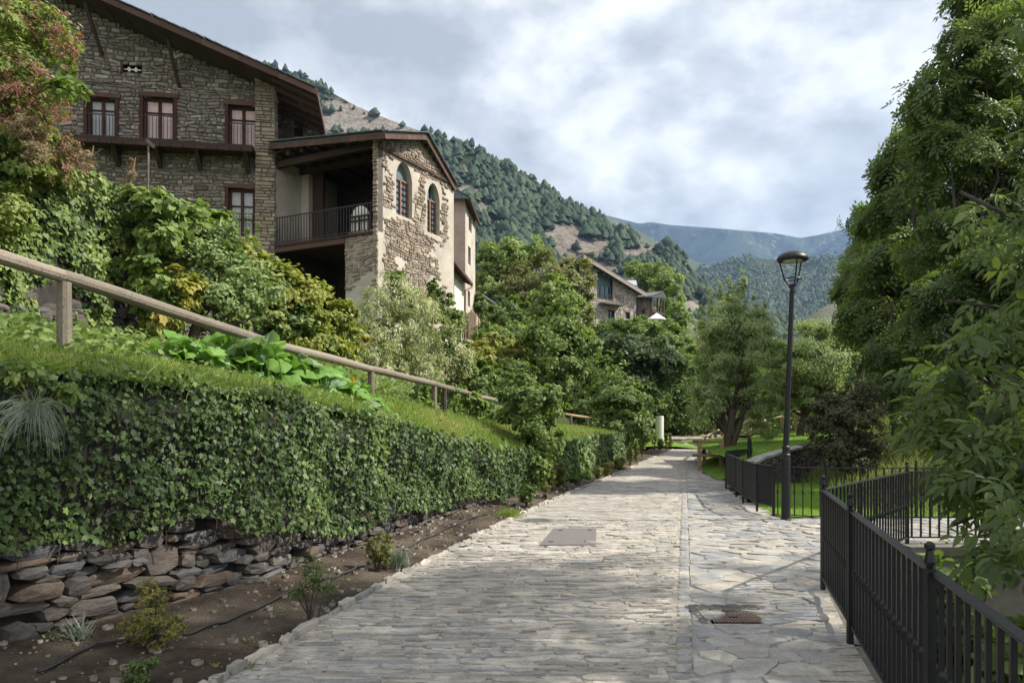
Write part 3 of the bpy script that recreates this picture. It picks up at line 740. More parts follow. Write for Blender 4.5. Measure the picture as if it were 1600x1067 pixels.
def window(W, parent, a0, a1, z0, z1, d=.14, leaves=2, fw=.07, frame=None, pane=None, glazing=(), lintel=None, sill=None, name='window'):
    frame = frame or M_frame; pane = pane or M_curtain; mb = MB(); c1 = -d+.05; c0 = -d-.04
    W.box(mb, a0, a0+fw, z0, z1, c0, c1); W.box(mb, a1-fw, a1, z0, z1, c0, c1)
    W.box(mb, a0+fw, a1-fw, z0, z0+fw, c0, c1); W.box(mb, a0+fw, a1-fw, z1-fw, z1, c0, c1)
    wi = (a1-a0-2*fw)/leaves
    for k in range(1, leaves): m = a0+fw+k*wi; W.box(mb, m-fw*.6, m+fw*.6, z0+fw, z1-fw, c0+.005, c1-.004)
    for k in range(leaves):
        for g in glazing:
            zz = z0+(z1-z0)*g; b0 = a0+fw+k*wi+(fw*.6 if k else 0); b1 = a0+fw+(k+1)*wi-(fw*.6 if k < leaves-1 else 0)
            W.box(mb, b0, b1, zz-.018, zz+.018, c0+.01, c1-.01)
    o = mb.build(name, frame, parent)
    for k in range(leaves):
        b0 = a0+fw+k*wi; W.box(MB(), b0, b0+wi, z0+fw, z1-fw, c0-.0, c0+.02).build('pane', pane, o)
    if lintel: W.box(MB(), a0-.12, a1+.12, z1, z1+.13, -.1, .07).build('lintel', lintel, parent)
    return o
def barrail(W, parent, a0, a1, z0, z1, c, n, w_=.018, name='balustrade', mat=None):
    r = MB(); W.box(r, a0, a1, z1-.03, z1, c-.02, c+.02); o = r.build(name, mat or M_irongrey, parent)
    W.box(MB(), a0, a1, z0+.03, z0+.055, c-.015, c+.015).build('bottom_rail', mat or M_irongrey, o)
    for k in range(n):
        a = a0+(a1-a0)*(k+.5)/n; W.box(MB(), a-w_/2, a+w_/2, z0+.056, z1-.031, c-w_/2, c+w_/2).build('baluster', mat or M_irongrey, o)
    return o
# ---------------------------------------------------------------- the big stone house
MH = Wall((-8.4, 26.1), (.985, .172))
house = thing('stone_house', 'large dark rubble stone house with wide gabled roof and long timber ledge', 'house', (-15, 25, 5))
RS = .375; RE = 1.53; ze = 12.9; AR = -9.6
def roofz(a): return ze+RS*(RE-a) if a > AR else ze+RS*(RE-AR)-RS*(AR-a)
def outl(z):
    top0 = roofz(0)-.28
    if z <= top0: return (-19.5, -.6)
    d = (z-top0)/RS; l, r = -.0-d, 2*AR+0+d
    return (max(r, -19.5), min(l, -.6)) if l > r else None
ops = []; wins = []
for (x0, x1, t0, t1, m, gl, b0) in ((137,181,153,214,M_curtaingrey,(.72,),-.05), (224,272,153,219,M_curtain,(.68,),-.05), (357,402.5,166,231,M_curtain,(.7,),-.05), (357,398,295,388,M_curtaingrey,(.72,.5),0)):
    a0, a1 = MH.a(x0), MH.a(x1); z1, z0 = MH.z((a0+a1)/2, t0), MH.z((a0+a1)/2, t1)+b0
    ops.append(rect(a0, a1, z0, z1)); wins.append((a0, a1, z0, z1, m, gl))
small = []
for (x0, x1, t0, t1) in ((107,119,97,122), (190,222,97,116)):
    a0, a1 = MH.a(x0), MH.a(x1); z1, z0 = MH.z(a0, t0), MH.z(a0, t1); ops.append(rect(a0, a1, z0, z1)); small.append((a0, a1, z0, z1))
edges = [round(q, 4) for w_ in wins+small for q in (w_[2], w_[3])]
wallface(MH, outl, ops, 4.8, 16.9, M_core, house, edges=edges)
masonry(MH, lambda z: (lambda o: (max(o[0], -9.6), o[1]) if o and o[1] > -9.6 else None)(outl(z)), ops, 5.2, 16.6, M_housestone, house, .06, .17, .12, .48)
for a0, a1, z0, z1, m, gl in wins:
    reveal(MH, house, a0, a1, z0, z1, .24, M_core)
    wn = window(MH, house, a0, a1, z0, z1, .17, 2, .085, M_frame, m, gl)
    MH.box(MB(), a0-.16, a1+.16, z1, z1+.15, -.05, .09).build('lintel', M_redwood, wn)
    for s in (a0-.11, a1): MH.box(MB(), s, s+.11, z0, z1-.001, -.05, .075).build('jamb', M_frame, wn)
    barrail(MH, house, a0+.02, a1-.02, z0+.02, z0+(z1-z0)*.58, .07, 8)
for k, (a0, a1, z0, z1) in enumerate(small):
    reveal(MH, house, a0, a1, z0, z1, .3, M_core)
    MH.box(MB(), a0-.02, a1+.02, z0-.02, z1+.02, -.34, -.3).build('vent_back', M_darkwood, house)
a0, a1, z0, z1 = small[1]                            # white cut-out ornament in the little opening
mb = MB(); m = (a0+a1)/2; zc = (z0+z1)/2
MH.box(mb, a0+.05, a1-.05, zc-.018, zc+.018, -.1, -.07, .5)
for dx in (-.11, .11):
    P4 = [(m+dx+.075*math.cos(t), zc+.095*math.sin(t)) for t in np.arange(0, 2*PI, PI/2)]
    V = [MH.pt(a, z, -.06) for a, z in P4]+[MH.pt(a, z, -.1) for a, z in P4]; mb.add(V, [(0,1,2,3),(7,6,5,4),(0,4,5,1),(1,5,6,2),(2,6,7,3),(3,7,4,0)])
mb.build('vent_ornament', M_white, house)
MH.box(MB(), a0-.02, a0+.05, z0, z1, -.07, .05).build('vent_frame', M_darkwood, house)
# ledge gallery
g0, g1 = MH.a(100, .8), -.62; gz = MH.z(MH.a(105, .9), 214, .9)
lb = MB(); MH.box(lb, g0, g1, gz-.02, gz+.1, 0.02, .9); lb.build('ledge', M_darkwood, house)
nb = 16
for k in range(nb): 
    q0 = g0+(g1-g0)*k/nb; MH.box(MB(), q0+.01, q0+(g1-g0)/nb-.01, gz-.13, gz-.021, .84, .93).build('ledge_board', M_darkwood, house)
for x in (180, 246, 309, 385):
    a = MH.a(x, .4); V = [MH.pt(a-.07, gz-.021, .05), MH.pt(a-.07, gz-.021, .8), MH.pt(a-.07, gz-.62, .05), MH.pt(a+.07, gz-.021, .05), MH.pt(a+.07, gz-.021, .8), MH.pt(a+.07, gz-.62, .05)]
    mk('bracket', V, [(0,1,2),(5,4,3),(0,3,4,1),(1,4,5,2),(2,5,3,0)], M_darkwood, house)
# pier at the corner, every stone a part
pier = lambda z: (-.66, .03) if z < 13.55 else None
mb = MB(); MH.box(mb, -.63, .0, 4.8, 13.6, -.6, .2); mb.build('pier_core', M_core, house)
masonry(MH, pier, [], 5.2, 13.5, M_archstone, house, .07, .16, .2, .62, c=.2, parts=170)
PS = Wall(MH.pt(.0, 0, .2)[:2], -MH.n); masonry(PS, lambda z: (0.0, .7), [], 5.2, 13.4, M_housestone, house, .07, .16, .2, .5)
# recessed wall right of the pier
RW = Wall(MH.pt(-.4, 0, -2.3)[:2], MH.u); ra1 = RW.a(498)
ow = [rect(RW.a(460), RW.a(473), RW.z(1, 216), RW.z(1, 187))]
wallface(RW, lambda z: (0, ra1), ow, 5, 13.3, M_core, house)
masonry(RW, lambda z: (0, ra1+.03), ow, 10.5, 13.3, M_housestone, house, .07, .15, .15, .4)
RW.box(MB(), RW.a(459), RW.a(474), 10, 13, -.25, -.2).build('shutter', M_darkwood, house)
# roof: two slopes, boards under, slates on top, verge boards
def rp(a, c, dz=0): return MH.pt(a, roofz(a)+dz, c)
for nm, (aa, ab) in (('roof_slope', (AR, RE)), ('roof_slope', (2*AR-RE, AR))):
    V = [rp(aa, 1.32), rp(ab, 1.32), rp(ab, -6), rp(aa, -6)]; V2 = [v-np.array((0, 0, .1)) for v in V]
    if ab == RE: 
        V[2] = rp(ab, -2.7); V2[2] = V[2]-np.array((0,0,.1))
    rf = mk(nm, V+V2, [(0,1,2,3),(7,6,5,4),(0,4,5,1),(1,5,6,2),(2,6,7,3),(3,7,4,0)], M_slateroof, house)
    n_ = 18
    for k in range(n_):                                # soffit boards
        f0, f1 = k/n_, (k+1)/n_; b0, b1 = aa+(ab-aa)*f0+.015, aa+(ab-aa)*f1-.015
        cb = -2.6 if ab == RE and k > n_-5 else -5
        q = MB(); V = [rp(b0, 1.30, -.105), rp(b1, 1.30, -.105), rp(b1, cb, -.105), rp(b0, cb, -.105)]; V3 = [v-np.array((0,0,.03)) for v in V]
        q.add(V+V3, [(0,1,2,3),(7,6,5,4),(0,4,5,1),(1,5,6,2),(2,6,7,3),(3,7,4,0)]); q.build('soffit_board', M_darkwood, rf)
    for k in range(9):                                 # verge board pieces
        b0, b1 = aa+(ab-aa)*k/9+.005, aa+(ab-aa)*(k+1)/9-.005
        mb = MB(); j = random.uniform(-.02, .02)
        V = [rp(b0, 1.34, -.02+j), rp(b1, 1.34, -.02+j), rp(b1, 1.34, -.22), rp(b0, 1.34, -.22), rp(b0, 1.38, -.02+j), rp(b1, 1.38, -.02+j), rp(b1, 1.38, -.22), rp(b0, 1.38, -.22)]
        mb.add(V, [(3,2,1,0),(4,5,6,7),(0,1,5,4),(1,2,6,5),(2,3,7,6),(3,0,4,7)]); mb.build('verge_board', M_redwood, rf)
    for k in range(34):                                # slates along the verge
        b0 = aa+(ab-aa)*k/34; b1 = b0+(ab-aa)/34*.97; j = random.uniform(0, .035)
        mb = MB(); V = [rp(b0, 1.44, .005+j), rp(b1, 1.44, .005), rp(b1, .95, .02), rp(b0, .95, .02+j), rp(b0, 1.44, .04+j), rp(b1, 1.44, .035), rp(b1, .95, .05), rp(b0, .95, .05+j)]
        mb.add(V, [(3,2,1,0),(4,5,6,7),(0,1,5,4),(1,2,6,5),(2,3,7,6),(3,0,4,7)]); mb.build('slate', M_slateroof, rf)
for k in range(6):                                     # rafter ends of the eave on the right
    c = 1.0-k*.7; MB().bar(MH.pt(RE-.02, ze-.2, c), MH.pt(RE-1.5, ze-.2+RS*1.48, c), .1, .12).build('rafter', M_redwood, house)
MB().bar(rp(RE+.02, 1.3, -.12), rp(RE+.02, -2.7, -.12), .05, .2).build('eave_board', M_redwood, house)
for (x, y0_, x2, y2_) in ((133,5,160,88), (262,62,280,136)):   # struts under the overhang
    a = MH.a(x, 1.1); b = MH.a(x2, .06); MB().bar(MH.pt(a, MH.z(a, y0_, 1.1), 1.1), MH.pt(b, MH.z(b, y2_, .06), .06), .09, .1).build('strut', M_darkwood, house)
a = MH.a(462, .5); MB().bar(MH.pt(a, MH.z(a, 138, .5), .5), MH.pt(MH.a(474, -.5), MH.z(a, 168, -.5), -.5), .14, .16).build('strut', M_redwood, house)
# side and back so that the house is solid
LW = Wall(MH.pt(-.3, 0, -.2)[:2], -MH.n)
wallface(LW, lambda z: (0, 9), [], 4.8, 13.2, M_core, house)
# ---------------------------------------------------------------- the gallery wing with the arched windows
LG = Wall((-8.37, 26.0), (.892, -.451)); LL = 4.47
AW = Wall((-4.38, 24.0), (.467, .884)); AL = 4.62
wing = thing('gallery_wing', 'pale stone wing with open timber balcony and two pointed arched windows', 'house', (-4.4, 24, 5))
zf = LG.z(4.0, 362); zw = 10.95
# front: stone wall below right, void below left, corner pier
pa0 = LG.a(540); pp0 = LG.a(583)
wallface(LG, lambda z: (pa0, LL), [], 4.8, zf-.02, M_plaster, wing)
def front_stones(a, z): return z > 6.35+.5*fbm(a, z, 1, 1.3) or a > pp0+.05 and z > 5.9
masonry(LG, lambda z: (pa0-.02, LL+.02), [], 5, zf-.05, M_archstone, wing, .06, .14, .12, .42, prob=front_stones)
mb = MB(); LG.box(mb, pp0, LL-.002, zf-.02, zw, -.5, -.003); mb.build('pier_core', M_core, wing)
masonry(LG, lambda z: (pp0-.02, LL+.02), [], zf, zw-.02, M_archstone, wing, .08, .17, .18, .42, parts=80)
PI2 = Wall(LG.pt(pp0, 0, 0)[:2], -LG.n)
# floor
nbd = 14
LG.box(MB(), 0, pa0, zf-.3, zf-.12, -.1, .06).build('floor_beam', M_redwood, wing)
for k in range(nbd): LG.box(MB(), pp0*k/nbd+.008, pp0*(k+1)/nbd-.008, zf-.115, zf-.03, -3.3, .1).build('floor_board', M_darkwood, wing)
barrail(LG, wing, 0.05, pp0-.02, zf, zf+.93, .02, 34, .022)
# back and sides of the gallery, shade of the storey below painted as near-black walls
BW = Wall(LG.pt(0, 0, -3.3)[:2], LG.u)
ab0, ab1 = .002, LG.a(482, -1.3)
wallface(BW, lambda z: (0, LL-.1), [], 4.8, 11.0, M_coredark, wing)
LG.box(MB(), ab0, ab1, zf-.02, zw+.1, -1.6, -1.3).build('stair_box', M_plaster, wing)
LG.box(MB(), ab1+.02, ab1+.5, zf-.02, zw+.1, -1.62, -1.5).build('timber_partition', M_darkwood, wing)
LG.box(MB(), 3.0, 3.55, zf, zf+2.0, -3.26, -3.2).build('door', M_darkwood, wing)
LG.box(MB(), -.1, .0, zf, 11.2, -3.3, .0).build('side_wall', M_plaster, wing)
LG.box(MB(), -.1, .0, 4.8, zf-.01, -3.3, .0).build('side_wall', M_coredark, wing)  # near-black colour puts the open storey's shade into this wall
# panel beside the pier, its white standing in for a lit arched opening
q0, q1 = LG.a(548, -.35), LG.a(577, -.35); mz0 = zf+.02; mzs = zf+.55; mzt = LG.z(3.6, 321, -.35)
pts = [(q0, mz0), (q1, mz0)]+[((q0+q1)/2+(q1-q0)/2*math.cos(t), mzs+(mzt-mzs)*math.sin(t)) for t in np.linspace(0, PI, 12)]
V = [LG.pt(a, z, -.35) for a, z in pts]+[LG.pt(a, z, -.4) for a, z in pts]; n_ = len(pts)
pnl = mk('lit_arch_panel', V, [tuple(range(n_)), tuple(range(2*n_-1, n_-1, -1))]+[(i, i+n_, (i+1) % n_+n_, (i+1) % n_) for i in range(n_)], M_white, wing)
mb = MB()
for t in (0, .25, .5, .75, 1): LG.box(mb, q0+(q1-q0)*t-.02, q0+(q1-q0)*t+.02, mz0, mzs+.12, -.349, -.32)
for zz in (mz0+.05, mzs-.05, mzs+.1): LG.box(mb, q0, q1, zz-.03, zz+.03, -.319, -.30)
mb.build('grille', M_darkwood, pnl)
# ceiling beams
for k in range(7): LG.box(MB(), .15+k*.62, .27+k*.62, zw-.18, zw-.02, -3.2, .25).build('ceiling_beam', M_darkwood, wing)
for k in range(11): LG.box(MB(), -.1, LL-.3, zw-.01, zw+.05, -3.3+k*.32, -3.3+k*.32+.3).build('ceiling_board', M_darkwood, wing)
LG.box(MB(), 0, LL-.05, zw-.42, zw-.2, -.2, -.02).build('wall_plate', M_darkwood, wing)
LG.box(MB(), 0, LL-.3, zw-.32, zw-.1, -1.4, -1.2).build('wall_plate', M_darkwood, wing)
# arched gable wall
pk = AW.a(662); zpk = 11.75; zr = 10.55
def aout(z):
    if z < 4.8: return None
    l, r = 0.0, AL
    if z > zw: l = pk*(z-zw)/(zpk-zw)
    if z > zr: r = AL-(AL-pk)*(z-zr)/(zpk-zr)
    return (l, r) if r-l > .02 else None
w1 = (AW.a(619), AW.a(644)); w2 = (AW.a(667.5), AW.a(687))
z10, z1t = AW.z(w1[0], 334), AW.z(sum(w1)/2, 254); z20, z2t = AW.z(w2[0], 362), AW.z(sum(w2)/2, 287)
A1 = arch(w1[0], w1[1], z10, z1t-.62, z1t); A2 = arch(w2[0], w2[1], z20, z2t-.62, z2t)
wallface(AW, aout, [A1, A2], 4.8, zpk, M_plaster, wing, st=.05, edges=(round(z10, 3), round(z20, 3)))
def astone(a, z):
    if a < .34 or a > AL-.42: return False
    for (u0, u1), zb_, zt_ in ((w1, z10, z1t), (w2, z20, z2t)):
        if u0-.13 < a < u1+.13 and zb_-.1 < z < zt_+.15: return False
    if z > zw-.55: return True
    return fbm(a*1.0, z, 4, 1.1) > (-.30 if z < z10 else -.38)
masonry(AW, aout, [A1, A2], 5.2, zpk-.05, M_archstone, wing, .06, .15, .1, .34, prob=astone)
for (u0, u1), zb_, zt_, AA in ((w1, z10, z1t, A1), (w2, z20, z2t, A2)):
    D = .24; mb = MB(); zs = list(np.linspace(zb_, zt_-.001, 22))
    for b, t in zip(zs[:-1], zs[1:]):
        fb, ft = AA(b), AA(t)
        mb.poly([AW.pt(fb[0], b), AW.pt(ft[0], t), AW.pt(ft[0], t, -D), AW.pt(fb[0], b, -D)]); mb.poly([AW.pt(fb[1], b), AW.pt(fb[1], b, -D), AW.pt(ft[1], t, -D), AW.pt(ft[1], t)])
    mb.poly([AW.pt(u0, zb_), AW.pt(u0, zb_, -D), AW.pt(u1, zb_, -D), AW.pt(u1, zb_)]); mb.build('window_reveal', M_plaster, wing)
    zsx = zt_-.62; fr = MB(); c0 = -D+.02; c1 = -D+.09
    for s in (u0, u1-.06, (u0+u1)/2-.03): AW.box(fr, s, s+.06, zb_, zsx, c0, c1)
    for z in (zb_, zsx): AW.box(fr, u0+.061, u1-.061, z, z+.06, c0+.004, c1-.004)
    fo = fr.build('window', M_orangewood, wing)
    mun = MB()
    for k in range(1, 6): z = zb_+(zsx-zb_)*k/6; AW.box(mun, u0+.062, (u0+u1)/2-.032, z-.012, z+.012, c0+.02, c0+.045); AW.box(mun, (u0+u1)/2+.032, u1-.062, z-.012, z+.012, c0+.02, c0+.045)
    for s in (.27, .73): a = u0+(u1-u0)*s; AW.box(mun, a-.01, a+.01, zb_+.06, zsx, c0+.01, c0+.03)
    mun.build('glazing_bar', M_iron, fo)
    AW.box(MB(), u0, (u0+u1)/2, zb_+.06, zsx, c0-.03, c0+.008).build('pane', M_panebright, fo); AW.box(MB(), (u0+u1)/2, u1, zb_+.06, zsx, c0-.03, c0+.008).build('pane', M_panebright, fo)
    AW.box(MB(), u0-.05, u1+.05, zsx+.06, zt_, c0-.03, c0+.005).build('fanlight', M_teal, fo)
for k in range(9):                                   # string of timber across the gable
    a0, a1 = AL*k/9+.01, AL*(k+1)/9-.01; zz = zw-.38
    if a1 > .1: AW.box(MB(), a0, a1, zz-.05-.0*k, zz+.06, -.02, .09).build('string_board', M_darkwood if k % 2 else M_redwood, wing)
# wing roof
def wr(pts, th=.09, mat=None, name='roof_slope', par=None):
    V = [np.array(p) for p in pts]; V2 = [v-np.array((0, 0, th)) for v in V]; n = len(V)
    return mk(name, V+V2, [tuple(range(n)), tuple(range(2*n-1, n-1, -1))]+[(i, i+n, (i+1) % n+n, (i+1) % n) for i in range(n)], mat or M_slateroof, par or wing)
eL = P(421, 224, LG.pt(-.25, 0, .5)[1]); eC = P(601, 206, LG.pt(LL+.35, 0, .55)[1]); rid = P(666, 209, AW.pt(pk, 0, .5)[1]-.1); rE = P(712, 291, AW.pt(AL+.25, 0, .5)[1])
bk = np.array((*(-AW.n*7.5), 0)); 
r1 = wr([eL, eC, rid, rid+bk]); r2 = wr([rid+(0,0,.004), rE, rE+bk, rid+bk+(0,0,.004)])
for r_, A_, B_, off in ((r1, eL, eC, 0), (r1, eC, rid, 0), (r2, rid, rE, 0)):
    n_ = max(6, int(np.linalg.norm(B_-A_)/.35))
    for k in range(n_):
        a = A_+(B_-A_)*k/n_; b = A_+(B_-A_)*(k+.97)/n_
        MB().bar(a+(0,0,-.14), b+(0,0,-.14), .05, .16).build('verge_board', M_redwood, r_)
        MB().bar(a+(0,0,.03+random.uniform(0, .02)), b+(0,0,.03), .22, .03).build('slate', M_slateroof, r_)
for k in range(9):
    t = k/8.5; a = rid+(rE-rid)*t; MB().bar(a+(0,0,-.2), a+bk*.2+(0,0,-.2), .09, .12).build('rafter', M_darkwood, r2)
for k in range(9):
    t = k/8.5; a = eL+(eC-eL)*t; d = (rid+bk-eL)*.3; MB().bar(a+(0,0,-.2), a+np.array((*(-LG.n*1.2), .35))+(0,0,-.2), .09, .11).build('rafter', M_darkwood, r1)
# ---------------------------------------------------------------- tall rendered house and the white house behind
def gable_box(root, corner, front, side, fl_, sl_, z0, z1, mat):
    F_ = Wall(corner, front); S_ = Wall(corner, side)
    return F_, S_
TS = Wall((-2.54, 40), (.12, .993)); TF = Wall((-2.54-4.975, 40.5), (.995, -.1))
tall = thing('rendered_house', 'tall narrow house with pinkish render behind the arched stone wing', 'house', (-2.5, 40, 6))
zt_ = TS.z(0, 309)
wallface(TF, lambda z: (0, 5.0), [], 5, zt_+.1, M_plpink, tall)
tw = []
for (x0, x1, y0_, y1_) in ((732.5,737,340,362), (731.5,735.5,386,414), (731,734.5,455,479)):
    a0, a1 = TS.a(x0), TS.a(x1); z1, z0 = TS.z((a0+a1)/2, y0_), TS.z((a0+a1)/2, y1_); tw.append((a0, a1, z0, z1))
te = TS.a(742.5)
wallface(TS, lambda z: (0, te), [rect(*t) for t in tw], 5, zt_+.1, M_plaster, tall, edges=[round(q, 4) for t in tw for q in t[2:]])
for t in tw: reveal(TS, tall, *t, .3, M_plaster); window(TS, tall, *t, .22, 2, .06, M_frame, M_glass, (.5,))
BK = Wall(TS.pt(te, 0)[:2], (-.995, .1)); wallface(BK, lambda z: (0, 5), [], 5, zt_+.1, M_plpink, tall)
o_ = .55
c1_ = TS.pt(-.6, zt_+.18, o_); c2_ = TS.pt(te+.5, zt_+.18-.0, o_); ap = TF.pt(2.6, zt_+1.5, .5); ap2 = ap+np.array((.5, 4.5, 0)); c3_ = TF.pt(-.5, zt_+.18, .5)
c2_ = P(748.5, 345, 43.2)
c1_ = P(734, 307, 39.5)
rf = wr([c1_, c2_, ap2, ap], .12, None, 'roof_slope', tall); wr([c3_, c1_, ap], .12, None, 'roof_slope', tall)
MB().bar(c1_-(0,0,.16), c2_-(0,0,.16), .12, .22).build('eave_board', M_darkwood, rf)
TS.box(MB(), te-.9, te+.9, 6.5, 7.6, .05, .25).build('parapet', M_plpink, tall)
wh = thing('white_house', 'low white rendered house with brown lean-to eave and downpipe', 'house', (-3, 31, 5))
WS = Wall((-3.08, 31), (.098, .995)); wl = 6.4
zwe = WS.z(0, 399, .5)
zwf = zwe
ww = [(WS.a(706.5), WS.a(710), WS.z(3, 468), WS.z(3, 441))]
wallface(WS, lambda z: (0, wl), [rect(*t) for t in ww], 4.5, 8.8, M_plwhite, wh)
for t in ww: reveal(WS, wh, *t, .2, M_plwhite); window(WS, wh, *t, .15, 1, .06, M_frame, M_glass)
WFt = Wall((-8, 30.95), (1, 0)); wallface(WFt, lambda z: (0, 4.92), [], 4.5, 8.8, M_plwhite, wh)
WE = Wall(WS.pt(wl, 0)[:2], (-1, 0)); wallface(WE, lambda z: (0, 4.0), [], 4.5, 8.8, M_plwhite, wh)
e1 = P(702.5, 394, 30.8); e2 = P(738, 441, 37.6)
bkx = np.array((-3.2, .3, 1.5))
rf = wr([e1, e2, e2+bkx, e1+bkx], .1, None, 'roof_slope', wh)
MB().bar(e1-(0,0,.12), e2-(0,0,.12), .07, .14).build('eave_board', M_redwood, rf)
for k in range(11):
    a = e1+(e2-e1)*(k+.5)/11-(0,0,.17); MB().bar(a, a+bkx*.25, .1, .12).build('rafter', M_redwood, rf)
dp = [P(738, 442, 37.5), P(737, 449, 37.5), P(727, 454, 36.8), P(726.5, 500, 36.8)]
MB().tube(dp, .05, 8).build('downpipe', M_rust, wh)
LWm = WS.pt(0, 8.05, .1); MB().lathe(WS.pt(.9, 7.35, .22), [(.02, .3), (.14, .22), (.12, .0), (.05, -.02)], 8).build('wall_lamp', M_iron, wh)
gt = thing('garden_gate', 'brown timber gate and rails at the foot of the white house', 'gate', P(725, 515, 34))
for k in range(9):
    t = k/8; b = P(709+22*t, 532-4*t, 33+3*t); MB().bar(b, b+(0,0,1.35-.3*abs(t-.5)), .06, .04).build('picket', M_redwood, gt)
for s in (.35, 1.1): MB().bar(P(708, 532, 33)+(0,0,s), P(732, 528, 36)+(0,0,s), .06, .08).build('rail', M_redwood, gt)
rw = thing('brick_parapet', 'pinkish brick parapet with sloped top at the corner of the rendered house', 'wall', P(738, 510, 37.5))
for k in range(5):
    t0 = P(728+3.4*k, 491-3*k if k < 3 else 482+2*k, 37.4); t1 = P(728+3.4*(k+1), 530, 37.4); MB().bx(t0[0], t1[0]-.01, 37.3, 37.7, t1[2], t0[2]).build('brick', M_plpink, rw)
# sheds between the trees
sh = thing('garden_shed', 'small shed with orange boards and grey roof among the trees', 'shed', P(765, 490, 55))
for nm, x0, x1, y0_, y1_, Y0, Y1, m in (('wall', 758, 775, 474, 500, 55, 58, M_orangewood), ('side_wall', 741, 757.5, 470, 500, 54, 57, M_darkwood)):
    a, b = P(x0, y1_, Y0), P(x1, y0_, Y0); MB().bx(a[0], b[0], Y0, Y1, a[2], b[2]).build(nm, m, sh)
wr([P(751, 460, 53.5), P(776, 478, 53.5), P(776, 474, 58), P(753, 458, 58)], .08, M_slateroof, 'roof_slope', sh)
wr([P(739, 457, 53), P(752, 461, 53), P(762, 487, 53), P(762, 484, 57), P(741, 454, 57)], .08, M_darkwood, 'roof_slope', sh)
# ---------------------------------------------------------------- the stone house up the slope
VH = Wall((9.7-2.9, 72.6), (.80, .60)); vh = thing('village_house', 'pale stone house with steep single slope roof and flowered balcony on the far slope', 'house', (8, 75, 8))
va0, va1 = VH.a(905), VH.a(994); vz = lambda x, y: VH.z(VH.a(x), y)
vbz, vtz = vz(908, 406), vz(1000, 461); aR0, aR1 = VH.a(906), VH.a(1001)
def vout(z):
    if z > vbz: return None
    if z > vtz: r = aR1-(aR1-aR0)*(z-vtz)/(vbz-vtz)
    else: r = va1
    return (va0, min(r, va1)) if r > va0 else None
big = (VH.a(933), VH.a(957), vz(940, 466), vz(940, 422)); bt = lambda z: None if not (big[2] <= z <= big[3]) else (big[0], min(big[1], (aR1-(aR1-aR0)*(z-vtz)/(vbz-vtz))-.3 if z > vtz else 99))
wb = (VH.a(949), VH.a(960), vz(955, 504), vz(955, 485)); wc = (VH.a(977), VH.a(984), vz(980, 498), vz(980, 488))
vops = [bt, rect(*wb), rect(*wc)]
wallface(VH, vout, vops, 7, vbz, M_core, vh, st=.12)
masonry(VH, vout, vops, 8, vbz-.1, stone_mat('village_stone', [(.36,.32,.28), (.50,.46,.40), (.44,.40,.35), (.30,.28,.25), (.46,.38,.31)], .9, 3, .5, 15, None, .3), vh, .12, .3, .25, .7)
window(VH, vh, big[0], big[1], big[2], vz(940, 444), .3, 3, .09, M_teal, M_glass, (.3,))
VH.box(MB(), big[0], big[1], vz(940, 443.5), big[3]+.2, -.5, -.32).build('gable_panel', M_teal, vh)
for t in (wb, wc): window(VH, vh, *t, .2, 2 if t is wb else 1, .08, M_frame, M_glass); VH.box(MB(), t[0]-.1, t[1]+.1, t[3], t[3]+.18, -.05, .06).build('lintel', M_orangewood, vh)
bz = vz(950, 475); sb = VH.box(MB(), VH.a(935), VH.a(967), bz-.15, bz, .0, .9).build('balcony_slab', M_concrete, vh)
barrail(VH, vh, VH.a(936), VH.a(966), bz, bz+.8, .82, 14, .03)
rr0, rr1 = VH.pt(VH.a(903), VH.z(VH.a(903), 399), .8), VH.pt(VH.a(1001.5), VH.z(VH.a(1001.5), 459), .8); bb = np.array((-4.4, 6.2, 0))
vr = wr([rr0, rr1, rr1+bb, rr0+bb], .16, M_slateroof, 'roof_slope', vh); MB().bar(rr0-(0,0,.3), rr1-(0,0,.3), .08, .3).build('verge_board', plain('pale_verge', (.30,.24,.2)), vr)
l0 = P(900, 410, 74); wr([rr0+(0,0,.01), rr0+bb, rr0+bb+(-2,0,-1.6), rr0+(-2,0,-1.6)], .15, M_slateroof, 'roof_slope', vh)
VS = Wall(VH.pt(va1, 0)[:2], -VH.n); wallface(VS, lambda z: (0, 7), [], 7, vtz, M_core, vh)
cmn = P(915, 399, 74); MB().bx(cmn[0]-.7, cmn[0]+.5, 73.5, 74.5, cmn[2]-1.6, cmn[2]-.1).bx(cmn[0]-.95, cmn[0]+.75, 73.3, 74.7, cmn[2]-.1, cmn[2]+.1).build('chimney', M_core, vh)
cm2 = P(962, 431, 78); MB().bx(cm2[0]-.3, cm2[0]+.3, 77.5, 78.2, cm2[2]-1.2, cm2[2]).build('chimney', M_core, vh)
gh = thing('grey_roofed_house', 'house behind with pale grey metal roof and black chimney', 'house', P(986, 460, 88))
wr([P(973, 438, 86), P(994, 438, 86), P(998, 458, 82), P(972, 458, 82)], .1, plain('grey_metal_roof', (.33,.35,.38)), 'roof_slope', gh)
a, b = P(972, 500, 83), P(998, 458, 83); MB().bx(a[0], b[0], 83, 88, a[2], b[2]-.1).build('wall', M_core, gh); a, b = P(997, 460, 84), P(1001, 440, 84); MB().bx(a[0], b[0], 84, 84.5, a[2], b[2]).build('chimney', M_iron, gh)
an = thing('porch_house', 'small dark stone building with slate roof and open flowered porch', 'house', P(1010, 505, 80))
AN = Wall(P(996, 500, 79)[:2], (.97, -.25)); az = lambda x, y: AN.z(AN.a(x), y); an1 = AN.a(1018)
wallface(AN, lambda z: (0, an1), [], az(1005, 520), az(1005, 467), M_core, an); masonry(AN, lambda z: (0, an1), [], az(1005, 510), az(1005, 468), M_housestone, an, .12, .25, .25, .6)
AN.box(MB(), AN.a(1003), AN.a(1008), az(1005, 500), az(1005, 483), .02, .06).build('door', M_darkwood, an)
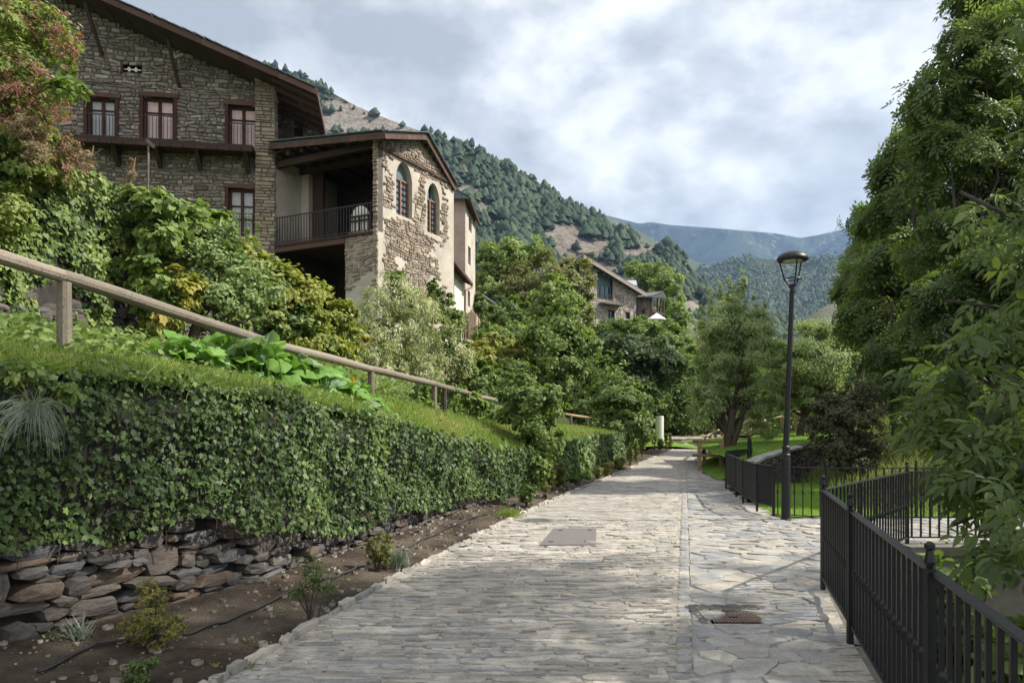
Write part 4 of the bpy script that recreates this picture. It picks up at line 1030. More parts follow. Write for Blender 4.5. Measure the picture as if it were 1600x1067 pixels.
AP = Wall(AN.pt(an1, 0)[:2], (.55, .83)); ae = AP.a(1037)
for t in (0, .5, 1): AP.box(MB(), ae*t-.08, ae*t+.08, az(1018, 512), az(1018, 462), -.1, .06).build('porch_post', M_redwood, an)
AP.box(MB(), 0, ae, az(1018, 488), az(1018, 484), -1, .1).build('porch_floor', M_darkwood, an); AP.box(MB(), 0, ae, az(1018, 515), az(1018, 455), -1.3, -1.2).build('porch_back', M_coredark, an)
q1, q2, q3, q4 = P(994, 464, 78), P(1018, 462, 77), P(1036, 455, 80.5), P(1002, 458, 84); wr([q1, q2, q3, q4], .2, M_slateroof, 'roof_slope', an)
wr([q2+(0,0,.01), P(1040, 463, 82), q3+(0,0,.01)], .2, M_slateroof, 'roof_slope', an)
pc = P(1026, 503, 76); mb = MB(); n_ = 10
V = [(pc[0], pc[1], pc[2]+.95)]+[(pc[0]+1.1*math.cos(t), pc[1]+.9*math.sin(t), pc[2]+.22) for t in np.linspace(0, 2*PI, n_, endpoint=False)]
um = thing('garden_parasol', 'white parasol in front of the flowered porch on the far slope', 'parasol', pc)
mk('canopy', V, [(0, 1+k, 1+(k+1) % n_) for k in range(n_)], M_white, um); MB().tube([pc-(0,0,1.2), pc+(0,0,.95)], .04, 6).build('pole', M_railnew, um)
# ================================================================ railings, lamp, covers and timber rails
def knob(mb, x, y, z): mb.lathe((x, y, z), [(.012,0),(.030,.006),(.032,.018),(.020,.026),(.016,.05),(.024,.062),(.042,.095),(.030,.13),(.006,.15)][:0] or [(.013,0),(.017,.012),(.025,.03),(.016,.07),(.013,.08),(.023,.092),(.022,.108),(.008,.12)], 10)
def railing(root, pts, posts, hz=.97, zb=.13, step=.118, z0=0.0, knobs=True):
    """pts: plan corners; posts: plan points of the posts; balusters parts between"""
    for a, b in zip(pts[:-1], pts[1:]):
        a3, b3 = np.array((*a, z0)), np.array((*b, z0))
        MB().bar(a3+(0,0,hz), b3+(0,0,hz), .045, .014).build('top_rail', M_iron, root)
        MB().bar(a3+(0,0,zb), b3+(0,0,zb), .04, .014).build('bottom_rail', M_iron, root)
        L = np.linalg.norm(b3-a3); n = max(1, int(round(L/step))); d = (b3-a3)/L; ang = math.atan2(d[1], d[0])
        for k in range(n):
            p = a3+d*L*(k+.5)/n
            if any(np.hypot(p[0]-q[0], p[1]-q[1]) < .04 for q in posts): continue
            o = inst('baluster', BAL, root, p+(0,0,zb+.0075), (0, 0, ang), (1, 1, (hz-zb-.015)/.83))
    for x, y in posts:
        mb = MB(); mb.bx(x-.019, x+.019, y-.019, y+.019, z0-.03, z0+hz+.02)
        if knobs: knob(mb, x, y, z0+hz+.02)
        mb.build('post', M_iron, root)
mb = MB().bx(-.0098, .0098, -.0098, .0098, 0, .83); mb.lathe((0, 0, .40), [(.011,-.035),(.019,-.012),(.019,.012),(.011,.035)], 8)
BAL = mesh_data('baluster', np.concatenate(mb.v), mb.f); BAL.materials.append(M_iron)
nr = thing('iron_railing', 'black iron railing bending round the corner of the sunken channel in front', 'railing', (3.0, 7.1, 0))
railing(nr, [(1.20,.95),(3.0,7.1),(5.1,9.5),(10.5,9.45)], [(1.36,1.55),(1.85,3.26),(2.49,5.42),(3.0,7.1),(5.1,9.5),(7.0,9.48),(9.0,9.46)])
fr_ = thing('iron_railing', 'straight black iron railing beside the street lamp with lawn behind', 'railing', (5.1, 12.3, 0))
railing(fr_, [(4.46,12.55),(5.2,12.25),(12,12.1)], [(4.46,12.55),(5.23,12.24),(6.7,12.2),(8.2,12.17),(9.7,12.14)], .84, .03, .13)
mr = thing('mesh_railing', 'curved black railing closed with fine dark mesh panels', 'railing', (4.9, 15, 0))
mp = [(4.46,12.56),(4.36,13.1),(4.52,14.4),(4.75,15.6),(5.03,17.3),(5.35,18.4),(5.9,19.3),(6.5,19.9)]
n_, m_ = newmat('fine_mesh'); M_mesh = n_
gc = m_.n('ShaderNodeTexCoord').outputs['Object']
pr = m_.n('ShaderNodeBsdfPrincipled', {'Base Color': (.02,.021,.025,1), 'Roughness': .5})
out(m_, pr.outputs[0])
for k, (a, b) in enumerate(zip(mp[:-1], mp[1:])):
    a3, b3 = np.array((*a, 0)), np.array((*b, 0)); L = np.linalg.norm(b3-a3); d = (b3-a3)/L
    MB().bar(a3+(0,0,.85), b3+(0,0,.85), .045, .014).build('top_rail', M_iron, mr)
    MB().bar(a3+(0,0,.17), b3+(0,0,.17), .04, .014).build('bottom_rail', M_iron, mr)
    pn = MB()                                        # each mesh sheet: close set wires, real geometry
    n = int(L/.017)
    for i in range(n): p = a3+d*L*(i+.5)/n; pn.bar(p+(0,0,.18), p+(0,0,.84), .0105, .006)
    for i in range(9): pn.bar(a3+(0,0,.21+i*.075), b3+(0,0,.21+i*.075), .005, .012)
    pn.build('mesh_panel', M_mesh, mr, kind='stuff')
    MB().bx(a[0]-.017, a[0]+.017, a[1]-.017, a[1]+.017, -.02, .87).build('post', M_iron, mr)
# street lamp
lx, ly = P(1228, 812, 12.1)[:2]; lp = thing('street_lamp', 'tall black street lamp with round open lantern standing by the railing', 'lamp post', (lx, ly, 0))
MB().lathe((lx, ly, 0), [(.085,0),(.085,.02),(.072,.03),(.072,1.0),(.066,1.02),(.075,1.04),(.075,1.07),(.058,1.09),(.058,1.16),(.066,1.17),(.066,1.2),(.05,1.22)], 16).build('base', M_iron, lp, smooth=False)
tx = lx+.11                                         # the post leans a little
MB().tube([(lx, ly, 1.2), (lx+.04, ly, 2.2), (tx-.01, ly, 3.76)], [.048, .043, .038], 14).build('pole', M_iron, lp, smooth=False)
hb = MB().lathe((tx, ly, 3.73), [(.04,0),(.045,.01),(.035,.1),(.06,.13)], 12)
ho = hb.build('lantern_socket', M_iron, lp)
for k in range(3):
    a = .5+k*2*PI/3; c, s = math.cos(a), math.sin(a)
    MB().tube([(tx+c*.03, ly+s*.03, 3.80), (tx+c*.13, ly+s*.13, 3.95)], .010, 6).tube([(tx+c*.13, ly+s*.13, 3.95), (tx+c*.215, ly+s*.215, 4.29)], [.013, .012], 6).build('arm', M_iron, ho)
MB().tube([(tx+.135*math.cos(t), ly+.135*math.sin(t), 3.955) for t in np.linspace(0, 2*PI, 25)], .010, 6, False).build('ring', M_iron, ho)
MB().lathe((tx, ly, 4.25), [(.232,0),(.248,.012),(.250,.035),(.235,.07),(.19,.115),(.11,.15),(.03,.162),(.005,.163)], 24).build('hood', M_iron, lp, smooth=True)
MB().lathe((tx, ly, 4.215), [(.02,0),(.13,.012),(.16,.034)], 16).build('diffuser', plain('lamp_diffuser', (.35,.36,.25), .3), lp)
# short dark post by the lawn
bx_, by_ = P(1171, 720, 18.6)[:2]; MB().lathe((bx_, by_, 0), [(.06,0),(.06,.9),(.05,.92),(.055,.95),(.05,1.15),(.03,1.2)], 12).build('bollard', M_iron, None, at=(bx_, by_, 0), label='short black iron post between the mesh railing and the lawn', cat='bollard')
# wide steel plate and small rusty cover
c = (.80, 10.35); cp = thing('steel_plate', 'wide brown steel plate set in the sunlit paving of the path', 'cover plate', (*c, 0))
V = [(.36,9.62),(1.10,9.66),(1.27,11.08),(.62,11.06)]
mk('plate', [(x, y, -.01) for x, y in V]+[(x, y, .012) for x, y in V], [(3,2,1,0),(4,5,6,7),(0,1,5,4),(1,2,6,5),(2,3,7,6),(3,0,4,7)], M_cover, cp)
for x, y in ((.52,9.85),(1.0,9.9),(.72,10.9),(1.15,10.9)): MB().bx(x-.03, x+.03, y-.02, y+.02, .0125, .018).build('lifting_slot', M_iron, cp)
mc = thing('water_cover', 'small rusty ribbed access cover sunk in broken flagstones', 'manhole cover', (1.84, 6.15, 0))
mb = MB().bx(1.62, 2.06, 5.95, 6.30, -.03, -.0); mb.build('frame', M_rust, mc)
for k in range(15): MB().bx(1.645+k*.027, 1.66+k*.027, 5.97, 6.28, .0, .009).build('rib', M_rust, mc)
MB().bx(1.80, 1.87, 6.10, 6.14, .0095, .014).build('lifting_slot', M_iron, mc)
V = [(1.52+.66*t+random.uniform(-.02, .02), 6.31+random.uniform(-.02, .01), .004) for t in np.linspace(0, 1, 9)]+[(1.54+.64*t, 6.50+.05*math.sin(t*9)+random.uniform(-.03, .03), .004) for t in np.linspace(1, 0, 9)]
mk('dirt_hole', V, [tuple(range(18))], M_bed, mc)
mb = MB()
for k in range(16):
    t = k/15; V, F, _ = POOL[k]; mb.add(V[:, [0,2,1]]*np.array((.11,.07,.05))+(1.56+.6*t, 6.40+.05*math.sin(k*2.3), .0), F)
for k in range(5): V, F, _ = POOL[k+3]; mb.add(V[:, [0,2,1]]*np.array((.06,.10,.05))+(1.56, 6.0+.09*k, .0), F)
mb.build('broken_edge', M_flag, mc, kind='stuff')
# ---------------------------------------------------------------- round timber rail on the bank
tf = thing('timber_rail', 'long weathered round timber rail on low posts climbing along the grassy bank', 'fence', (FX(9), 9, FZ(9)))
RZ = lambda y: interp(y, [(0,3.35),(3.3,3.1),(5.7,2.915),(6.3,2.87),(9.3,2.62),(12.3,2.49),(15.3,2.38),(18.3,2.23),(20.4,2.15)])
ps = [.3, 3.3, 6.3, 9.3, 12.3, 15.3, 18.3]
for y in ps:
    x = FX(y); MB().tube([(x, y, FZ(y)-.3), (x, y, RZ(y)-.05)], [.062, .056], 10, True, .04).build('post', M_rail, tf, smooth=False)
ends = ps+[20.4]
for a, b in zip(ends[:-1], ends[1:]):
    n = 6; pts = [(FX(y), y, RZ(y)+.004*math.sin(y*3)) for y in np.linspace(a-.02, b-.02, n)]
    MB().tube(pts, [.062*random.uniform(.93, 1.05) for _ in range(n)], 12, True, .03).build('rail', M_rail, tf, smooth=False)
a = (FX(15.3)+.16, 15.9, FZ(15.3)-.3); MB().tube([a, (a[0], a[1], 2.35)], .05, 8, True, .06).build('old_post', M_barkgrey, tf)
t2 = thing('timber_rail', 'short far piece of pale timber rail above the second ivy wall', 'fence', P(892, 668, 29))
Q = [P(866, 643, 26.5), P(892, 648.5, 29.5), P(918, 652, 33), P(940, 655.5, 36)]
for a, b in zip(Q[:-1], Q[1:]): MB().tube([a, b], .055, 8).build('rail', M_railnew, t2)
for q, yb in ((Q[0], 664), (Q[1], 672), (Q[2], 676)): MB().tube([q-(0,0,.75), q-(0,0,.05)], .055, 8).build('post', M_rail, t2)
# timber railings near the far trees
def timber(label, pts, h=1.0, rails=(.95,.5), zs=None):
    o = thing('post_and_rail', label, 'fence', pts[0])
    for p in pts: p = np.array(p); MB().bx(p[0]-.055, p[0]+.055, p[1]-.055, p[1]+.055, p[2]-.15, p[2]+h).build('post', M_railnew, o)
    for a, b in zip(pts[:-1], pts[1:]):
        for r in rails: a3, b3 = np.array(a)+(0,0,r*h), np.array(b)+(0,0,r*h); MB().tube([a3+(0,0,.0), b3], .045, 8).build('rail', M_railnew, o)
    return o
g = lambda px, Y, z=None: np.array(((px-800)/FOC*Y, Y, float(ZP(Y)) if z is None else z))
o = timber('low timber post and rail fence by the willow trunk at the path edge', [g(1127.5, 23.0), g(1093, 23.6), g(1100, 26.6), g(1109, 29.6), g(1118, 33), g(1128, 37)])
for zz in (.95, .5): p = g(1093, 23.6)+(-.1, 0, zz); MB().tube([p+(-.12,0,0), p+(.1,0,0)], .05, 8).build('rail', M_rail, o)
timber('timber post and rail fence running uphill behind the small lawn', [g(1152, 30, .35), g(1167, 33, .55), g(1180, 36, .8), g(1198, 39, 1.1), g(1222, 41, 1.3)], 1.05)
timber('distant timber fence between the second willow and the dark shrub', [g(1243, 41, 1.1), g(1262, 41, 1.1), g(1281, 41, 1.15), g(1300, 41, 1.2)], 1.0, (.95, .62, .3))
# pale round advertising column and brown gate pillar
wc_ = g(1030.5, 44.5); MB().lathe(wc_, [(.25,0),(.25,1.43),(.24,1.46)], 20).build('white_column', M_white, None, smooth=False, at=wc_, label='plain white round column standing where the path bends', cat='column')
pl = g(1013.5, 40); bp_ = thing('brown_pillar', 'slim red brown pillar at the foot of the round headed tree', 'pillar', pl)
MB().bx(pl[0]-.16, pl[0]+.16, pl[1]-.16, pl[1]+.16, 0, 1.45).build('shaft', M_redwood, bp_); MB().bx(pl[0]-.2, pl[0]+.2, pl[1]-.2, pl[1]+.2, 1.451, 1.52).build('cap', M_redwood, bp_)
# curved low stone wall holding the lawn, and the lawn itself
cw = [(1172,726,738,17.3),(1190,716,742,17.6),(1215,709,740,18.0),(1240,702,738,18.6),(1262,698,734,19.3),(1285,694,730,20.2),(1310,690,722,21.5)]
cwp = [P(a, b, d) for a, b, c, d in cw]
lw = thing('lawn_wall', 'low curved stone wall with pale coping holding the small lawn', 'wall', cwp[2])
cy_ = [p[0] for p in cwp]; yy_ = [p[1] for p in cwp]
def lxf(t): return np.interp(t, range(7), cy_), np.interp(t, range(7), yy_), np.interp(t, range(7), [p[2] for p in cwp])
V = []; F = []
for k in range(25):
    x, y, z = lxf(k/4); V += [(x, y+.12, -.1), (x, y+.12, z)]
for k in range(24): F.append((2*k, 2*k+2, 2*k+3, 2*k+1))
mk('wall_core', V, F, M_coredark, lw)
cnt = 0
for k in range(40):
    t = 6*k/40; x, y, z = lxf(t); x2, y2, z2 = lxf(t+.15); rz = math.atan2(y2-y, x2-x); wd = math.hypot(x2-x, y2-y)
    zz = -.05
    while zz < z-.06:
        h = random.uniform(.09, .17); inst('stone', POOL[cnt % 26][2], lw, (x+random.uniform(-.03, .03), y+random.uniform(-.02, .03), zz+h/2), (0, random.uniform(-.1, .1), rz), (wd*random.uniform(1.0, 1.5), .22, h*1.1)); zz += h; cnt += 1
for k in range(14):
    x, y, z = lxf(6*k/14); x2, y2, z2 = lxf(6*(k+.97)/14); MB().bar((x, y+.02, z+.03), (x2, y2+.02, z2+.03), .32, .06).build('coping_stone', M_flag, lw)
# lawn polygons
rows = []
for k in range(13):
    t = 6*k/12; x, y, z = lxf(t); r = []
    for s in np.linspace(0, 1, 9):
        fx, fy = x*(1-s)+(7.0+.75*t*1.6)*s, y+.15+(28.5-y)*s
        r.append((fx+s*2.2*(t/6-.2), fy, z-.02+s*.25+.02*fbm(fx, fy)))
    rows.append(r)
grid3('lawn', rows, M_lawn, smooth=True, kind='structure')
rows = [[(XRi, y, .02+max(0, min(.55, (XRi-interp(y, XRf)-.1)*.35))+float(ZP(y))) for XRi in np.linspace(interp(y, XRf)+.05, interp(y, XRf)+w__, 8)] for y, w__ in ((19.8,.6),(21,1.0),(23,1.4),(26,1.9),(29,1.5),(33,1.3),(37,1.2),(44,1.2))]
grid3('lawn_verge', rows, M_lawn, smooth=True, kind='structure')
rows = [[(x, y, -.005+.12*sstep(y, 13, 17)+.03*fbm(x, y, 5, .8)) for x in np.linspace(interp(y, XRf)+.12, 9.5, 16)] for y in np.linspace(12.5, 17.6, 14)]
grid3('lower_lawn', rows, M_lawn, smooth=True, kind='structure')
# grass island where the path bends
ip = g(1062, 41); grid3('grass_island', [[(ip[0]-3.0*(1-s)*1.2, y, float(ZP(y))+.015+.14*math.sin(PI*min(1, s*1.0+.1))) for s in np.linspace(0, 1, 6)] for y in (35.5, 37, 39, 41, 43, 45)], M_lawn, kind='structure')
# kerb and low walls at the far end
fw = thing('far_stone_wall', 'low stone wall and dark pit beyond the end of the path', 'wall', g(1070, 53))
for k in range(26):
    x = 8.6+k*.42; wd = random.uniform(.4, .55); 
    for q in range(2): inst('stone', POOL[(k*3+q) % 26][2], fw, (x+q*.2, 53+random.uniform(-.05, .05), .60+q*.2), (0, 0, 0), (wd, .3, .24))
MB().bx(12.1, 14.2, 53.6, 56, .5, 1.25).build('dark_box', M_coredark, fw)  # solid near-black box behind the low wall
# right side: shelter beam, channel bridge, pale low wall
st_ = thing('timber_shelter', 'brown timber shelter roof showing behind the ash leaves', 'shelter', P(1600, 640, 17))
wr([P(1556, 584, 16.5), P(1680, 566, 16.5), P(1700, 556, 20), P(1570, 574, 20)], .12, M_redwood, 'roof_slope', st_)
MB().bar(P(1558, 600, 16.6), P(1690, 600, 16.6), .12, .36).build('beam', M_concrete, st_)
for x in (1566, 1640): MB().bar(P(x, 665, 16.7), P(x, 580, 16.7), .14, .14).build('post', M_redwood, st_)
pw = thing('pale_hut', 'pale weathered hut wall glimpsed between the thin trunks on the bank', 'hut', P(1395, 690, 27))
for k in range(7): a = P(1374+6.5*k, 690, 26+.15*k); MB().bx(a[0], a[0]+.14, a[1], a[1]+.1, a[2], a[2]+1.35).build('board', M_concrete if k % 2 else M_railnew, pw)
MB().bar(P(1368, 676, 25.8), P(1440, 682, 25.8), .15, .1).build('rail', M_concrete, pw)
# bird topped pole by the big house
bpo = P(231, 300, 20.); bt_ = P(232, 228, 20.)
po = thing('slim_pole', 'slim pale pole with crooked tip in front of the house ledge', 'pole', bpo)
MB().tube([bpo-(0,0,.6), bt_], .028, 6).build('shaft', M_concrete, po)
MB().bar(bt_+(-.05,0,.15), bt_+(.16,0,-.05), .05, .08).build('tip', M_concrete, po)
# ================================================================ ivy and creepers on the walls
def split_leaves(root, name, mat, C, Z, X, size, tmpl, var, k=300, jit=.4, xj=.5, stuffname='leaves', far_t=None):
    """the leaves that show largest are parts of their own, all others one mesh"""
    C = np.asarray(C); d = size/np.linalg.norm(C-np.array((0, 0, EYE)), axis=1)
    px = 800+FOC*C[:, 0]/np.maximum(C[:, 1], .1); py = HZ-FOC*(C[:, 2]-EYE)/np.maximum(C[:, 1], .1)
    d = np.where((px > 0) & (px < 1600) & (py > 0) & (py < 1067), d, 0)
    order = np.argsort(-d); near = order[:k]; far = order[k:]
    Zb = np.broadcast_to(Z, C.shape); Xb = np.broadcast_to(X, C.shape)
    TL = tmpl if isinstance(tmpl, list) else [tmpl]
    for i in range(k):
        tm = TL[i % len(TL)]; a = near[i:i+1]; v, _ = leafmesh(C[a], size[a], tm, Zb[a], Xb[a], jit, xj)
        c = v.mean(0); me = mesh_data(name, v-c, tm[1], np.full(len(tm[1]), var[near[i]])); me.materials.append(mat); inst(name, me, root, c)
    far2 = far[int(len(far)*.45):] if far_t else far[:0]; far1 = far[:int(len(far)*.45)] if far_t else far
    VV = []; FF = []; va = []; b = 0
    for sel, tm in [(far1[q::len(TL)], TL[q]) for q in range(len(TL))]+[(far2, far_t)]:
        if not len(sel): continue
        V, F = leafmesh(C[sel], size[sel], tm, Zb[sel], Xb[sel], jit, xj); VV.append(V); FF.append(F+b); b += len(V); va.append(np.repeat(np.clip(var[sel], 0, 1), len(tm[1])))
    mk(stuffname, np.concatenate(VV), np.concatenate(FF), mat, root, var=np.concatenate(va), kind='stuff')
def wall_leaves(xf, y0, y1, zlo, zhi, n, batter, lump=.12):
    y = y0+(y1-y0)*R.random(n*2)**1.15; y = y[:n]; x = np.interp(y, np.arange(y0-1, y1+1, .1), [xf(v) for v in np.arange(y0-1, y1+1, .1)])
    lo = np.array([zlo(v) for v in y]); hi = np.array([zhi(v) for v in y]); t = R.random(n); z = lo+(hi-lo)*t
    ou = np.array([.5+.7*fbm(a, b, 2, 1.5, 3) for a, b in zip(y, z)])*lump+R.random(n)*.07
    tone = np.array([fbm(a, b, 9, 1.1, 3) for a, b in zip(y, z)])
    dx = .93; x = x-batter*np.clip(z/2, 0, 1)+ou*dx; y = y-ou*.36
    return np.c_[x, y, z], tone, t
NW = np.array((.9, -.42, .25))
ivyl = lambda y: interp(y, [(3,.85),(5.06,.78),(5.6,.66),(6.2,.82),(7,.60),(8,.40),(9,.36),(9.8,.44),(11,.27),(12.5,.34),(15,.14),(18,.12)])+.10*fbm(y, 0, 7, 2.1)
C, tone, t = wall_leaves(W_, 2.8, 17.5, ivyl, lambda y: WT(y)+.03+.10*fbm(y, 4, 0, 2.4), 31000, .12, .27)
root = thing('ivy', 'dark green ivy curtain hanging over the low dry stone wall beside the bed', 'ivy', (W_(9), 9, 1))
dist = np.linalg.norm(C, axis=1)
keep = R.random(len(C)) < np.clip(11/dist, .3, 1); C = C[keep]; tone = tone[keep]; t = t[keep]
sz = (.021+.042*R.random(len(C))**.9)*(1+.03*np.clip(C[:, 1]-6, 0, 12))
split_leaves(root, 'ivy_leaf', L_ivydark, C, NW, (.25, -.1, -1), sz, T_ivy, .36+tone*.45+R.normal(0, .2, len(C))+.18*(t > .93)+.5*(R.random(len(C)) < .03), 300, .5, .75, far_t=T_ivy4)
# shoots hanging below the curtain
mb = MB()
for k in range(46):
    y = random.uniform(4.2, 15); x = W_(y)+.06; z = ivyl(y)+.1; L = random.uniform(.1, .35)
    mb.tube([(x, y, z), (x+.03, y-.02, z-L*.5), (x+.02, y+random.uniform(-.08, .08), z-L)], .004, 4, False)
mb.build('ivy_stems', M_bark, root, kind='stuff')
# second wall: further low wall with ivy
w2_ = thing('far_ivy_wall', 'low wall under grass and pale ivy further along the bed', 'wall', (3.3, 25, 0))
W2 = lambda y: W_(y)-.1
face_strip('wall_core', W2, 17.5, 30, lambda y: 0, lambda y: WT(y)-.02, .1, M_coredark, w2_)
lay_wall(w2_, lambda y: W_(y)+.02, 17.2, 29.6, lambda y: float(bedz(W_(y), y))-.05, lambda y: .45, .1, .08, .18, 60)
C, tone, t = wall_leaves(W_, 16.8, 30, lambda y: .22+.12*fbm(y, 1, 1, 1.6), lambda y: WT(y)+.06, 9000, .1)
V, F = leafmesh(C, R.uniform(.07, .12, len(C)), T_ivy4, NW, (.25, -.1, -1), .4, .5)
mk('ivy_leaves', V, F, L_ivydark, w2_, var=lvar(len(C), 4, .55+tone*.35+R.normal(0, .2, len(C))), kind='stuff')
# upper garden wall, clothed in brighter ivy
uw = thing('garden_wall', 'high garden wall of rubble below the stone house, all but its foot under ivy', 'wall', (UX(12), 12, 2.8))
face_strip('wall_core', UX, 2, 24.5, UB, lambda y: UT(y)-.1, .25, M_coredark, uw, back=.8)
lay_wall(uw, lambda y: UX(y)+.03, 9, 17.5, lambda y: UB(y)-.15, lambda y: UB(y)+.42, .1, .07, .16, 40)
ui = thing('ivy', 'bright dense ivy covering the high garden wall below the house', 'ivy', (UX(12), 12, 3))
C, tone, t = wall_leaves(UX, 5.5, 23, lambda y: UB(y)+.15+.12*fbm(y, 5, 5, 1.2)+.25*max(0, fbm(y, 8, 2, .9)), lambda y: UT(y)+.12+.14*fbm(y, 2, 2, 1.1), 34000, .25, .34)
V, F = leafmesh(C, R.uniform(.055, .095, len(C)), T_ivy4, NW+(0, 0, .1), (.25, -.1, -1), .42, .5)
mk('ivy_leaves', V, F, L_ivy, ui, var=lvar(len(C), 4, .5+tone*.45+R.normal(0, .2, len(C))), kind='stuff')
def blobplant(name, label, cat, base, blobs, n, size, leaf, tmpl, **kw):
    o = thing(name, label, cat, base)
    foliage('leaves', leaf, o, blobs, n, size, tmpl, kind='stuff', **kw); return o
# yellowing creeper toward the arched wing
cr = blobplant('creeper', 'yellow green creeper spilling over the wall below the dark archway', 'creeper', P(480, 560, 18.5),
    [B(400,440,16.6,40,42,.8), B(440,455,17.2,45,45,.8), B(478,478,18,42,45,.8), B(515,500,19,36,45,.8), B(540,530,19.5,30,45,.8), B(470,530,17.6,60,42,.7), B(520,565,18.8,45,30,.7), B(420,510,16.4,45,45,.5), B(395,400,16.4,24,26,.8)], 16000, .10, L_yellow, T_ivy4, clump=.34, jit=.5, tone=.34, X=(.2,-.1,-1))
mb = MB(); 
foliage('dark_leaves', L_ivy, cr, [B(400,500,16.2,50,50,.5), B(455,520,17,50,50,.5), B(500,545,18,40,40,.5)], 8000, .09, T_ivy4, clump=.3, tone=.4, kind='stuff')
# bright vine over the middle of the ivy
blobplant('grape_vine', 'fresh green large leaved vine cascading over the ivy below the ledge', 'vine', P(250, 500, 12.4),
    [B(232,320,12.4,30,26,.6), B(262,335,12.6,34,34,.6), B(300,362,13.2,40,32,.6), B(245,372,12.2,30,36,.4), B(235,440,12.0,30,50,.3), B(250,485,12.1,36,32,.3), B(330,345,13.6,30,26,.5)], 5200, .115, L_bright, T_ivy4, clump=.36, jit=.45, tone=.5, X=(.2,-.1,-1))
blobplant('dying_vine', 'yellow leaved vine strands hanging near the foot of the ivy', 'vine', P(270, 520, 12),
    [B(275,470,12.2,22,50,.3), B(245,500,12.0,28,22,.3), B(300,455,12.4,18,30,.3)], 900, .13, L_yellow, T_ivy, clump=.4, tone=.65, X=(.1,-.1,-1))
# pink flowered bush and dry stuff at the top
pk_ = thing('flowering_bush', 'tall light green bush with dusky pink flower spikes at the top of the ivy', 'bush', P(30, 300, 10.5))
bl = [B(-20,30,10.5,60,60,.9), B(35,45,10.5,60,50,.9), B(80,65,10.8,34,34,.6), B(20,110,10.4,60,50,.8), B(60,140,10.6,36,40,.6), B(-10,190,10.3,60,60,.7), B(40,200,10.5,40,40,.5), B(15,270,10.3,55,50,.5), B(55,235,10.5,40,40,.5), B(10,330,10,40,40,.3), B(95,270,10.9,34,26,.4)]
foliage('leaves', L_flowerbush, pk_, bl, 14000, .085, T_dia, clump=.3, tone=.4, kind='stuff')
foliage('flowers', L_pink, pk_, [B(60,35,10.3,50,24,.7), B(105,75,10.4,18,40,.4), B(50,135,10.2,40,40,.5), B(80,180,10.3,30,30,.4), B(0,150,10,40,60,.5), B(95,255,10.6,34,36,.3), B(45,210,10.2,20,40,.3)], 3400, .06, T_narrow, clump=.22, nc=40, kind='stuff')
mb = MB(); limbs(mb, P(25, 330, 10.6), P(20, 140, 10.7), .07, [b[0] for b in bl[:8]]); mb.build('trunk', M_bark, pk_)
o = thing('branch_tip', 'loose leafy branch reaching out in front of the dark slot window', 'branch', P(70, 150, 10.2))
mb = MB(); mb.tube([P(50,140,10.4), P(90,136,10), P(135,148,9.8)], [.02,.012,.004], 5); mb.build('twig', M_bark, o)
foliage('leaves', L_bright, o, [B(82,138,10.1,16,9,.15), B(122,145,9.9,18,10,.15), B(100,134,10,20,9,.15)], 140, .13, T_leaf, clump=.5)
blobplant('dry_creeper', 'tan dried creeper hanging in the ivy under the pink bush', 'creeper', P(60, 240, 10.4), [B(45,200,9.9,26,20,.25), B(62,225,9.9,22,30,.25), B(128,250,10.9,22,16,.25), B(105,230,10.7,16,16,.2)], 2400, .07, L_dry, T_narrow, clump=.25, tone=.5)
dsx = thing('bare_twigs', 'bare pale twigs and one dry seed head above the ivy', 'twigs', P(150, 260, 11.3))
mb = MB()
for a, b in (((130,262),(150,238)),((140,250),(158,233)),((143,246),(146,228)),((204,290),(207,248)),((207,270),(212,246)),((198,285),(200,265))): mb.tube([P(*a, 11.2), P(*b, 11.2)], [.016,.006], 5)
mb.build('twigs', M_railnew, dsx); foliage('seed_head', L_dry, dsx, [B(206,268,11.2,5,22,.06)], 260, .05, T_narrow, clump=.5)
# fruit tree on the terrace
ft = tree('fruit_tree', 'grey green fruit tree with thick crooked trunk leaning in the garden', 'tree', P(293, 560, 12.6),
    [B(300,425,12.9,50,45,.5), B(345,405,13.0,45,40,.5), B(380,430,13.2,42,40,.5), B(330,460,12.7,50,34,.45), B(385,470,13.2,36,30,.4), B(275,395,12.9,30,30,.4), B(420,450,13.6,28,30,.4), B(355,370,13.2,20,26,.3), B(310,375,13,16,24,.3)], 6500, .085, L_willow, M_bark, .12, T_leaf, nlimb=14, clump=.28, tone=.35)
foliage('water_shoots', L_bright, ft, [B(x, y, 13.2, 5, 28, .08) for x, y in ((318,340),(340,355),(367,345),(385,355),(295,352),(402,375))], 500, .08, T_narrow, clump=.5, X=(0,0,1), kind='stuff')
# lace vine and companions under the arched wing
lv = blobplant('lace_vine', 'silvery flowering lace vine cascading in tall mounds below the arched windows', 'vine', P(640, 610, 23),
    [B(575,560,20.5,34,60,.9), B(690,600,24,40,46,.9), B(645,500,22.8,40,60,.9), B(590,500,21.5,40,66,1), B(618,460,22.5,34,40,.9), B(622,540,22.3,36,72,.9), B(655,520,23.5,34,80,1), B(600,590,21.5,40,40,.8), B(660,590,23,36,40,.8), B(700,560,24.5,34,60,.9), B(640,480,23,30,40,.9)], 32000, .13, L_silver, T_narrow, clump=.24, jit=.6, tone=.58, X=(.1,-.1,-1), droop=.25)
blobplant('wall_creeper', 'green creeper climbing the corner of the arched wing', 'creeper', P(690, 500, 26), [B(688,480,25,20,36,.5), B(700,520,25.5,26,44,.7), B(622,440,22.8,14,20,.4), B(676,455,25,8,22,.3), B(715,570,25,28,40,.8), B(745,590,25.5,30,30,.8)], 9000, .12, L_mid, T_ivy4, clump=.3, tone=.62)
